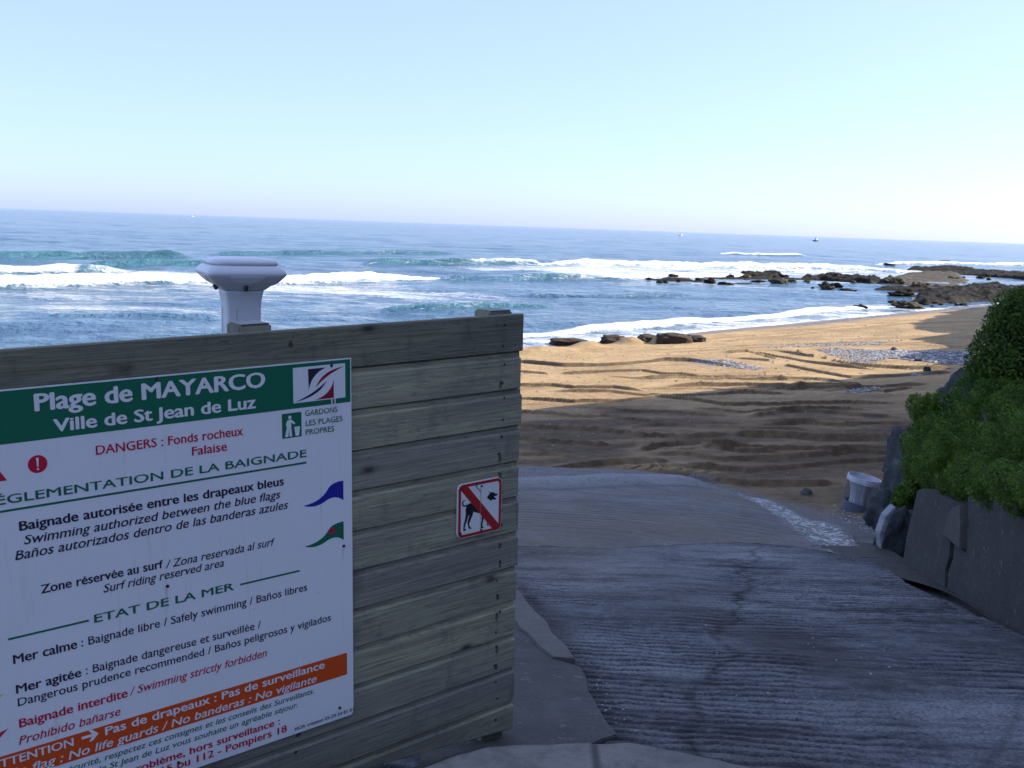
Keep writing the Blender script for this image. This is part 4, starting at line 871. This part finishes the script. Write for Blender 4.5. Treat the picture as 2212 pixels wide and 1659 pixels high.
# ------------------------------------------------------------------ rocks
M_RK_G = m_rock('bluish_rock', (.045, .052, .055), (.085, .096, .10), (.03, .034, .033), 3.0); M_RK_D = m_rock('dark_rock', (.030, .032, .036), (.060, .064, .072), (.018, .018, .019), 3.5)
M_RK_W = m_rock('seaweed_rock', (.010, .009, .006), (.027, .022, .014), (.006, .006, .004), .9); M_RK_W.node_tree.nodes['Principled BSDF'].inputs['Specular IOR Level'].default_value = .1; M_RK_B = m_rock('brown_reef_rock', (.040, .031, .017), (.095, .072, .040), (.018, .016, .010), .8)
M_ST = m_rock('beach_stone', (.10, .095, .09), (.18, .17, .155), (.07, .065, .06), 5); M_STW = m_rock('pale_stone', (.38, .37, .36), (.5, .49, .47), (.25, .24, .23), 6)
M_SAND_D = m_rock('damp_sand', (.040, .028, .018), (.075, .05, .03), (.028, .02, .013), 2.5)
def rock_mesh(name, c, size, seed, mat, rough=.35, freq=1.3, sub=4, parent=None, loc=None, flat=-.35, rot=0, tilt=0, power=1.0):
    bm = bmesh.new(); bmesh.ops.create_icosphere(bm, subdivisions=sub, radius=1); V = []
    cr, sr = math.cos(rot), math.sin(rot)
    for v in bm.verts:
        p = v.co.copy(); q = p*freq+Vector((seed*7.3, seed*3.1, seed*1.7))
        d = 1+rough*(noise.fractal(q, .9, 2.1, 5)+.6*abs(noise.noise(q*1.7))-.15)
        cell = noise.noise(q*.8); p = p*d*(1+.15*cell)
        for i in range(3): p[i] = math.copysign(abs(p[i])**power, p[i])
        if p.z < flat: p.z = flat+(p.z-flat)*.15
        x, y, z = p.x*size[0], p.y*size[1], (p.z-flat)*size[2]/(1-flat)
        x += z*tilt
        V.append((c[0]+x*cr-y*sr, c[1]+x*sr+y*cr, c[2]+z-.03*size[2]))
    F = [[v.index for v in f.verts] for f in bm.faces]; bm.free()
    return mesh_np(name, V, F, mat, parent, False if rough > .55 else True, None, loc)
def rock(name, label, cat, c, size, seed, mat, group=None, **kw):
    o = rock_mesh(name, c, size, seed, mat, loc=c, **kw); return tag(o, label, cat, group)
def at_d(px, py, y): return at_y(px, py, y)
G_ = 'rocks at the foot of the bank'
# (base centre px, depth, half width px, height px, half depth m)
for nm, lab, px, py, y, hw, h, hd, mat, seed, kw in [
    ('rock', 'dark slab-like rock with a white vein leaning against the retaining wall', 1927, 1198, 10.9, 31, 108, .28, M_RK_D, 3, dict(rough=.36, freq=1.7, tilt=.18, power=.7)),
    ('rock', 'rounded blue-grey rock right behind the litter bin', 1910, 1135, 13.6, 40, 82, .38, M_RK_G, 5, dict(rough=.3, freq=1.6)),
    ('rock', 'pale grey rock with a light patch above the rounded rock behind the bin', 1950, 1085, 14.6, 36, 95, .45, M_RK_G, 8, dict(rough=.42, freq=1.8, power=.8)),
    ('rock', 'tall dark rock with steep face at the left edge of the bank', 1950, 1030, 16.2, 20, 100, .7, M_RK_D, 11, dict(rough=.42, freq=1.8, power=.7)),
    ('rock', 'greenish grey rock under the feathery plants', 1986, 1030, 15.0, 28, 110, .6, M_RK_G, 14, dict(rough=.42, freq=1.8, power=.8)),
    ('rock', 'broad streaked grey rock between the two big bushes', 2078, 965, 13.6, 62, 175, .5, M_RK_D, 17, dict(rough=.42, freq=1.8, power=.75, tilt=.15)),
    ('rock', 'dark upper rock half covered by the tallest bush', 2075, 875, 16.0, 24, 60, .6, M_RK_D, 21, dict(rough=.42, freq=1.8, power=.8, tilt=.3))]:
    k = y/PF; c = at_d(px, py, y); o = rock(nm, lab, 'rock', c, (hw*k, hd, h*k), seed, mat, G_, **kw)
    if seed == 3:
        m = MB(); P = [at_d(a, b, y-.20) for a, b in [(1904, 1188), (1901, 1152), (1914, 1116), (1932, 1098), (1938, 1096), (1929, 1114), (1916, 1140), (1908, 1170)]]
        V = [o_*1.0 for o_ in P]; m.prism(V, (0, .16, 0)); vn = m.build('white_vein', m_rock('quartz_vein', (.22, .22, .25), (.42, .42, .46), (.08, .08, .09), 7), o, bevel=.01)
M_VEIN = None
# ---- beach stones, driftwood
z3 = lambda x, y: (1751+.2778*x*1.0, 610.6+.2778*y)
for lab, x, y, w_, h_, mat, nm in [('lone grey boulder on the sunlit gravelly sand', 645, 525, 24, 26, M_ST, 'boulder'), ('dark pointed rock in a scooped hollow of shaded sand near the bushes', 902, 705, 30, 58, M_RK_D, 'boulder'),
                               ('white flat stone left of the dark pointed rock', 805, 722, 26, 20, M_STW, 'stone'), ('small white stone touching the dark pointed rock', 852, 728, 18, 18, M_STW, 'stone'),
                               ('dark stone lying on the pale pebble patch', 840, 612, 30, 22, M_RK_D, 'stone'), ('pale boulder half hidden behind the tallest bush', 1400, 222, 30, 26, M_ST, 'boulder')]:
    px, py = z3(x, y); c = on_fn(px, py, ground); k = c[1]/PF*.2778
    rock(nm, lab, 'rock', c, (w_*k, w_*k*.8, h_*k), int(x), mat, 'stones on the beach', rough=.3)
c = on_fn(*z7([(1262, 438)])[0], ground); k = c[1]/PF; rock('stone', 'grey stone on the edge of the ramp left of the bin', 'rock', c, (13*k, 11*k, 17*k), 77, M_ST, 'stones on the beach', rough=.2)
a, b = z3(642, 1208), z3(690, 1232); p, q = on_fn(*a, ground), on_fn(*b, ground)
m = MB(); m.tube([p+[0, 0, .06], (p+q)/2+[0, 0, .05], q+[0, 0, .03]], [.03, .045, .03], 8); tag(m.build('driftwood', simple('driftwood_grey', (.36, .34, .33), .7)), 'pale driftwood stick lying on moist sand beside the rocks', 'driftwood')
# ---- pebbles: countless, one object
def pebbles():
    rg = np.random.default_rng(5); V = []; F = []; octa = np.array([(1, 0, 0), (-1, 0, 0), (0, 1, 0), (0, -1, 0), (0, 0, .7), (0, 0, -.5)])
    tri = [(0, 2, 4), (2, 1, 4), (1, 3, 4), (3, 0, 4), (2, 0, 5), (1, 2, 5), (3, 1, 5), (0, 3, 5)]; RN = []
    for pts, n, s0, s1 in [([(1870, 770), (2100, 792), (2100, 760), (1905, 758)], 1500, .06, .16), ([(1760, 757), (1870, 792), (1920, 775), (1905, 758), (1800, 751)], 900, .05, .12), ([(1486, 778), (1570, 777), (1650, 797), (1630, 802), (1540, 790)], 500, .05, .11),
                           ([(1640, 754), (1900, 746), (1960, 735), (1700, 744)], 350, .05, .14), ([(1820, 852), (1900, 846), (1900, 838), (1850, 838)], 160, .05, .12), ([(1130, 775), (2000, 690), (2100, 720), (2000, 800), (1140, 850)], 1300, .025, .10), ([(1128, 1030), (1128, 860), (1900, 840), (1900, 1040)], 420, .012, .045),
                           ([(1790, 1110), (1890, 1190), (1880, 1130), (1800, 1090)], 160, .012, .035), ([(1990, 672), (1700, 712), (1720, 705), (1980, 668)], 500, .04, .10), ([(1115, 1262), (1200, 1350), (1262, 1442), (1225, 1442), (1110, 1300)], 60, .003, .008), ([(1240, 1436), (1300, 1540), (1350, 1600), (1400, 1600), (1320, 1500), (1270, 1430)], 70, .003, .009), ([(1300, 1300), (1700, 1300), (2100, 1500), (1500, 1620)], 110, .003, .010)]:
        zf = ramp_z if s1 < .0211 else ground
        W = np.array(P2(pts, ramp_z if s1 < .0211 else beach_base)); lo, hi = W.min(0), W.max(0); got = 0
        while got < n:
            x, y = rg.uniform(lo, hi)
            if not inpoly(np.array([x]), np.array([y]), [tuple(w_) for w_ in W])[0]: continue
            got += 1; s = rg.uniform(s0, s1)*rg.uniform(.6, 1.1); a = rg.uniform(0, 6.28); ca, sa = math.cos(a), math.sin(a); z = float(zf(x, y)); b = len(V)
            for v in octa*rg.uniform(.7, 1.3, (6, 1)): V.append((x+s*(v[0]*ca-v[1]*sa*.7), y+s*(v[0]*sa+v[1]*ca*.7), z+s*.45*v[2]+.02+s*.15))
            F += [[b+i for i in f] for f in tri]; RN += [rg.random()]*6
    t = NT('pebble'); c = t.ramp(t.attr('rnd'), (0., (.07, .07, .075)), (.5, (.24, .24, .25)), (1., (.52, .52, .54)))
    tag(mesh_np('pebbles', V, F, t.out(c, .7), None, False, {'rnd': RN}), 'grey and white pebbles strewn in patches over the sand', 'pebbles', kind='stuff')
pebbles()
# ---- mounds of damp sand cut by the sea
for lab, x0, x1, y0, y1, sd_ in [('low dark sand mound nearest the end of the fence', 95, 150, 566, 588, 1), ('broad dark sand mound second from the fence end', 150, 300, 569, 598, 2), ('rounded dark sand mound standing alone before the foam', 365, 466, 555, 588, 3),
                            ('small dark sand mound left of the largest mound', 528, 602, 552, 587, 4), ('largest dark flat topped sand mound by the water', 612, 746, 546, 590, 5), ('last low dark sand mound at the right end of the row', 746, 818, 556, 583, 6)]:
    px, py = z6([((x0+x1)/2, y1)])[0]; c = on_fn(px, py, beach_base); k = c[1]/PF*.4948
    rock('sand_mound', lab, 'sand mound', c, ((x1-x0)/2*k*1.05, 1.0, (y1-y0)*k*1.0), sd_+30, M_SAND_D, 'wet sand mounds beside the water', rough=.34, power=.62, freq=2.2)

# ---- rocks in the sea
zb = lambda x, y: (1347.8+.3906*x, 529.9+.3906*y)
SEA = [('broad low rock awash in the white foam behind the reef', 665, 770, 100, 114), ('tiny rock at the far left of the reef line', 115, 150, 180, 190), ('small flat rock next to the tiny leftmost rock', 190, 240, 168, 180), ('pointed dark rock, highest of the left cluster', 225, 292, 161, 183),
       ('thin dark sliver of rock above the left cluster', 310, 348, 157, 164), ('flat dark rock right of the pointed left rock', 345, 395, 170, 178), ('low rock between the left cluster and the split rock', 395, 425, 182, 195), ('split dark rock with two humps in the left shallows', 447, 502, 183, 208), ('flat lens-shaped rock alone in blue water', 518, 594, 205, 217),
       ('brownish round rock left of the double rocks', 565, 612, 164, 180), ('brown rock touching the long dark ledge from the left', 648, 700, 163, 180), ('low dark rock beneath the brown pair', 658, 702, 187, 198), ('thin half drowned ledge in foam', 700, 780, 194, 203), ('brown humped rock pair lying in the foam', 818, 905, 188, 212), ('dark rock right of the brown humped pair', 903, 952, 188, 207),
       ('dark block at the right end of the long ledge', 862, 908, 164, 176), ('speck of rock beyond the long ledge', 868, 894, 139, 148), ('tiny rock left of the four stacked rocks', 1036, 1050, 230, 240), ('light brown rock, top of the four stacked rocks', 1090, 1135, 203, 230), ('dark brown rock, lowest of the four stacked rocks', 1098, 1162, 226, 250), ('domed dark rock, right of the four stacked rocks', 1138, 1204, 209, 230),
       ('long flat dark rock alone in calm water', 1184, 1275, 242, 255), ('small brown rock before the long reef strip', 1250, 1288, 198, 220), ('thin dark rock left of the big black reef', 1464, 1610, 257, 283), ('tiny rock off the tip of the big black reef', 1566, 1592, 246, 262), ('dark rock in the swash by the shore break', 1268, 1338, 331, 355), ('small rock left of the mossy shore rock', 1468, 1504, 306, 318),
       ('mossy brown shore rock with a tail of stones', 1498, 1636, 310, 347), ('humped dark rock before the brown reef', 1588, 1684, 206, 238), ('brown rock at the left tip of the brown reef', 1422, 1540, 178, 222), ('speck of rock in front of the far foam', 1412, 1450, 143, 153), ('flat rock far out in the foam', 1434, 1494, 100, 112), ('thin rock farthest out on the right', 1738, 1792, 85, 94), ('small rock in the inner pool', 1752, 1794, 238, 252)]
for i, (lab, x0, x1, y0, y1) in enumerate(SEA):
    px, py = zb((x0+x1)/2, y1); c = on_z(px, py, .0); k = c[1]/PF*.3906; hw = (x1-x0)/2*k
    brown = 'brown' in lab or 'mossy' in lab
    rock('sea_rock', lab, 'rock', c-np.array([0, 0, .05]), (hw*1.05, min(hw, 2.6)*.8, (y1-y0)*k*1.0+.1), 100+i, M_RK_B if brown else M_RK_W, 'rocks in the shallows', rough=.5, freq=1.9, sub=4)
_rg = random.Random(4)
for _k in range(46):
    a, b, r_ = [(1980, 655, 60), (2040, 658, 50), (1925, 617, 40), (2000, 625, 60), (1800, 612, 60), (2080, 600, 70), (1640, 598, 60), (1450, 606, 50)][_k % 8]
    px, py = a+_rg.uniform(-1, 1)*r_, b+_rg.uniform(-3, 5); c = on_z(px, py); k = c[1]/PF; hw = _rg.uniform(2.5, 9)*k
    if shore_d(c[0], c[1]) > 1: continue
    rock('sea_rock', 'small dark rock scattered at the edges of the reef', 'rock', c-np.array([0, 0, .05]), (hw, hw*.8, _rg.uniform(2, 5)*k+.1), 300+_k, M_RK_W, 'small rocks along the reef', rough=.5, freq=1.9, sub=3)
def reef(label, poly, h, seed, mat, res=.55, ridge=.5):
    W = [tuple(on_z(a, b)[:2]) for a, b in poly]; A = np.array(W); lo, hi = A.min(0)-3, A.max(0)+3
    ry = max(res, (hi[1]-lo[1])/160); rx = max(res*.55, (hi[0]-lo[0])/260)
    X, Y = np.meshgrid(np.arange(lo[0], hi[0], rx), np.arange(lo[1], hi[1], ry)); jx, jy = 1.1*fbm(X*.3, Y*.3, seed, 4), 1.0*fbm(X*.3, Y*.3, seed+5, 4)
    d, _ = polydist(X+jx, Y+jy, W+[W[0]]); d = np.where(inpoly(X+jx, Y+jy, W), d, -d)
    Z = h*np.clip(d/.9+.35, -1, 1)*(.62+.75*fbm(X*.22, Y*.12, seed+9, 5)+ridge*np.abs(fbm(X*.5, Y*.2, seed+3, 4)))-.08+h*(.45*fbm(X*.9, Y*.4, seed+4, 4)+.55*np.abs(fbm(X*1.4, Y*.8, seed+6, 3))+.30*fbm(X*3.0, Y*2.0, seed+16, 2)-.12)*np.clip(d/2+.6, 0, 1)
    k = Z > -.35; F = grid_faces(*X.shape, k[:-1, :-1] | k[1:, 1:]); V = np.stack([X, Y, Z], -1).reshape(-1, 3); V, F, _ = compact(V, F, {})
    o = mesh_np('rock_reef', V-np.array([0, 0, 0]), F, mat, None, False, None, None); tag(o, label, 'reef', 'rock reefs off the beach')
reef('long thin dark rock strip leading out to the brown reef', [(1735, 604), (1780, 605), (1830, 610), (1880, 614), (1912, 613), (1900, 607), (1850, 602), (1790, 599), (1740, 599)], .95, 1, M_RK_W)
reef('large sunlit brown rock platform', [(1908, 616), (1960, 617), (2010, 622), (2060, 620), (2095, 617), (2082, 604), (2068, 592), (2010, 588), (1960, 592), (1920, 604)], .6, 2, M_RK_B, 1.3)
reef('dark ragged reef along the far side of the brown platform', [(1960, 587), (2010, 588), (2065, 593), (2130, 597), (2212, 604), (2330, 612), (2330, 600), (2212, 592), (2120, 584), (2050, 579), (1970, 580)], .8, 3, M_RK_W, .8)
reef('big black weedy reef running into the beach on the right', [(1972, 652), (2000, 656), (2060, 654), (2130, 652), (2230, 650), (2360, 640), (2360, 620), (2212, 622), (2140, 614), (2100, 616), (2050, 628), (1990, 636)], .8, 4, M_RK_W, .5)
reef('low dark fringe of weedy rock along the near edge of the brown platform', [(1895, 625), (1960, 628), (2040, 632), (2115, 629), (2115, 620), (2040, 622), (1960, 618), (1900, 616)], .55, 8, M_RK_W)
reef('barely emerging flat ledge between the left rocks and the long strip', [(1500, 607), (1600, 604), (1700, 608), (1745, 608), (1745, 602), (1690, 600), (1600, 598), (1500, 602)], .30, 9, M_RK_W)
reef('narrow dark ledge in the middle of the foam', [(1602, 595), (1640, 596), (1686, 596), (1684, 591), (1640, 589), (1604, 590)], .85, 5, M_RK_W)
reef('dark ledge second from left, just before the long strip', [(1392, 603), (1440, 606), (1495, 606), (1490, 603), (1440, 600)], .35, 6, M_RK_W)

# ------------------------------------------------------------------ boats
M_HULL = simple('white_hull', (.8, .8, .8), .35); M_HULLD = simple('dark_hull', (.12, .14, .17), .4); M_CAB = simple('boat_cabin', (.75, .75, .72), .4)
def boat(label, px, py, y, L, mat):
    d = ray(px, py); c = np.array([d[0]/d[1]*y, y, 0.]); b = thing('fishing_boat', label, 'boat', c, 'boats out at sea'); m = MB(); n = 9; V = []
    for i in range(n):
        t = i/(n-1); x = (t-.5)*L; wd = L*.16*(1-max(0, (t-.55)/.45)**2.2)+.02; sh_ = .11*L+.06*L*max(0, t-.4)
        V += [(c[0]+x, c[1]-wd, sh_), (c[0]+x*.94, c[1]-wd*.6, -.1), (c[0]+x*.94, c[1]+wd*.6, -.1), (c[0]+x, c[1]+wd, sh_)]
    m.add(V, [[i*4+j, i*4+(j+1) % 4, (i+1)*4+(j+1) % 4, (i+1)*4+j] for i in range(n-1) for j in range(4)]+[[0, 1, 2, 3], [(n-1)*4+j for j in range(4)]]); m.build('hull', mat, b)
    m = MB(); m.box(c+[-.05*L, 0, .19*L], (.13*L, 0, 0), (0, .1*L, 0), (0, 0, .09*L)); m.build('cabin', M_CAB, b, bevel=.02*L)
    m = MB(); m.tube([c+[-.1*L, 0, .27*L], c+[-.1*L, 0, .5*L]], .012*L, 6); m.build('mast', M_HULLD, b); b.rotation_euler.z = R(50)
boat('small white boat near the horizon, middle of the three', 1472, 501, 1900, 14, M_HULL)
boat('dark hulled boat with white cabin towards the right of the horizon', 1763, 520, 1600, 17, M_HULLD)
boat('tiny white boat on the horizon above the shower', 415, 463, 3300, 15, M_HULL)

# ------------------------------------------------------------------ bushes on the bank
def foliage(name, parent, lobes, n, size, mat, seed, aspect=.55, up=.25, gap=.45):
    rg = np.random.default_rng(seed); wts = np.array([l[1][0]*l[1][1]+l[1][1]*l[1][2]+l[1][0]*l[1][2] for l in lobes]); wts = wts/wts.sum(); P = []; N_ = []; Rn = []
    for (c, r), w_ in zip(lobes, wts):
        k = int(n*w_); d = rg.normal(size=(k*3, 3)); d /= np.linalg.norm(d, axis=1)[:, None]
        g = fbm(d[:, 0]*2.2+c[0]*3+d[:, 2]*1.7, d[:, 1]*2.2+c[2]*2-d[:, 2], seed, 4); q = .5+.5*rg.random(k*3)**.4
        q = q*(1+.42*g); keep = (g > -gap*rg.random(k*3)) | (rg.random(k*3) < .25); i = np.where(keep)[0][:k]
        p = np.array(c)+d[i]*np.array(r)*q[i][:, None]; P.append(p); N_.append(d[i]); Rn.append(np.clip(.45+.9*g[i]+rg.normal(0, .16, len(i)), 0, 1))
    P = np.concatenate(P); N_ = np.concatenate(N_); Rn = np.concatenate(Rn); k = len(P)
    t = rg.normal(size=(k, 3))+N_*.7+np.array([0, 0, up]); t /= np.linalg.norm(t, axis=1)[:, None]; b = np.cross(t, rg.normal(size=(k, 3))+N_); b /= np.linalg.norm(b, axis=1)[:, None]+1e-9
    s = size*rg.uniform(.55, 1.3, k)[:, None]; nn = np.cross(t, b)
    V = np.stack([P-t*s*.5, P+b*s*aspect*.5+nn*s*.08, P+t*s*.5, P-b*s*aspect*.5+nn*s*.08], 1).reshape(-1, 3)
    return mesh_np(name, V, np.arange(k*4).reshape(k, 4), mat, parent, False, {'rnd': np.repeat(Rn, 4)})
def stems(name, parent, base, tips, r, mat):
    m = MB()
    for tp in tips:
        tp = np.array(tp); md = (np.array(base)+tp)/2+np.array([.08, 0, .12]); m.tube([base, md, tp], [r, r*.7, r*.3], 6)
    return m.build(name, mat, parent)
M_BARK = simple('bark', (.06, .05, .035), .9); M_TWIG = simple('dry_twig', (.16, .12, .07), .9); L_DK = m_leaf('broad_leaf', (.015, .044, .006), (.080, .150, .018)); L_FE = m_leaf('feathery_leaf', (.018, .058, .007), (.125, .215, .020)); L_YE = m_leaf('umbel_flower', (.13, .18, .02), (.24, .27, .04))
def lobe(px, py, y, rx, ry, rz): return (at_y(px, py, y), (rx*y/PF, ry, rz*y/PF))
def bush(label, base, lobes, n, size, mat, seed, umb=0, asp=.55):
    b = thing('bush', label, 'bush', base, 'bushes on the bank'); rg0 = np.random.default_rng(seed+50); extra = []
    for c_, r_ in lobes:
        for _ in range(7):
            d_ = rg0.normal(size=3); d_[1] = -abs(d_[1]); d_ /= np.linalg.norm(d_); f_ = rg0.uniform(.22, .42); extra.append((np.array(c_)+d_*np.array(r_)*.92, np.array(r_)*f_*np.array([.8, .8, rg0.uniform(.8, 1.5)])))
    main = lobes; lobes = lobes+extra; foliage('foliage', b, lobes, n, size, mat, seed, asp); stems('stem', b, base, [l[0] for l in main], .03, M_BARK)
    tw = MB()
    for j in range(26):
        c, r = lobes[rg0.integers(len(lobes))]; d = rg0.normal(size=3); d[1] = -abs(d[1]); d[2] = abs(d[2]); d /= np.linalg.norm(d); p0 = c+d*np.array(r)*.6; p1 = c+d*np.array(r)*(1.05+.25*rg0.random()); tw.tube([p0, (p0+p1)/2+rg0.normal(0, .015, 3), p1+np.array([0, 0, .03])], [.005, .004, .002], 4)
    tw.build('twigs', M_TWIG, b)
    if umb:
        rg = np.random.default_rng(seed+1); V = []; Rn = []; F = []
        for j in range(umb):
            c, r = lobes[rg.integers(len(lobes))]; d = rg.normal(size=3); d[1] = -abs(d[1]); d[2] = abs(d[2])*.8+.1; d /= np.linalg.norm(d); p = c+d*np.array(r)*1.04
            for _ in range(26):
                o = rg.normal(0, .028, 3)*[1, 1, .45]; s = .012; k = len(V); V += [p+o+[-s, 0, 0], p+o+[0, s, -s*.3], p+o+[s, 0, 0], p+o+[0, -s, s*.5]]; F.append([k, k+1, k+2, k+3]); Rn += [rg.random()]*4
        mesh_np('flower_heads', V, F, L_YE, b, False, {'rnd': Rn})
bush('tallest leafy bush, dark green, cut by the right edge above the rocks', at_y(2230, 930, 11.6),
     [lobe(2225, 690, 11.6, 66, .6, 75), lobe(2185, 700, 11.4, 42, .45, 55), lobe(2178, 770, 11.3, 66, .6, 80), lobe(2150, 810, 11.2, 50, .45, 62), lobe(2240, 800, 11.5, 90, .8, 110), lobe(2300, 720, 11.8, 100, .8, 120), lobe(2200, 875, 11.0, 72, .5, 60), lobe(2290, 880, 11.0, 90, .7, 110)], 85000, .043, L_DK, 3)
bush('wide feathery green bush hanging over the retaining wall with yellow flower heads', at_y(2130, 1075, 8.2),
     [lobe(2035, 1015, 9.9, 52, .4, 55), lobe(2070, 1050, 9.0, 42, .3, 38), lobe(2110, 1035, 8.3, 52, .35, 50), lobe(2050, 1075, 8.9, 22, .2, 26), lobe(2150, 1050, 7.6, 48, .3, 46), lobe(2200, 1050, 6.9, 60, .35, 52), lobe(2260, 1060, 6.3, 60, .35, 60),
      lobe(2000, 985, 11.3, 40, .4, 56), lobe(2035, 925, 11.6, 34, .4, 40), lobe(2075, 960, 10.2, 58, .45, 60), lobe(2140, 975, 9.2, 62, .45, 66), lobe(2205, 970, 8.3, 70, .5, 80), lobe(2280, 960, 7.6, 80, .5, 100), lobe(2130, 905, 10.4, 62, .45, 56), lobe(2105, 850, 11.2, 46, .4, 40), lobe(2150, 860, 10.6, 50, .4, 46), lobe(1978, 1010, 12.4, 24, .3, 40), lobe(2200, 890, 9.6, 60, .45, 60)], 125000, .033, L_FE, 9, 230, .26)
bush('feathery bush on the left rocks of the bank, smaller than its neighbour', at_y(2010, 930, 13.6), [lobe(2010, 900, 13.6, 34, .4, 42), lobe(1972, 965, 14.2, 24, .3, 34), lobe(1990, 880, 14, 26, .35, 30), lobe(2045, 880, 13.5, 40, .4, 34), lobe(1995, 950, 13.4, 26, .35, 40), lobe(2025, 960, 13.2, 40, .4, 40)], 15000, .05, L_FE, 15, 30, .35)
bush('small green plant at the foot of the rocks beside the retaining wall', at_y(1960, 1098, 11.7), [lobe(1955, 1072, 11.7, 24, .2, 24), lobe(1975, 1055, 11.8, 20, .2, 26), lobe(1940, 1085, 11.6, 14, .15, 14)], 5000, .045, L_FE, 19, 14, .4)
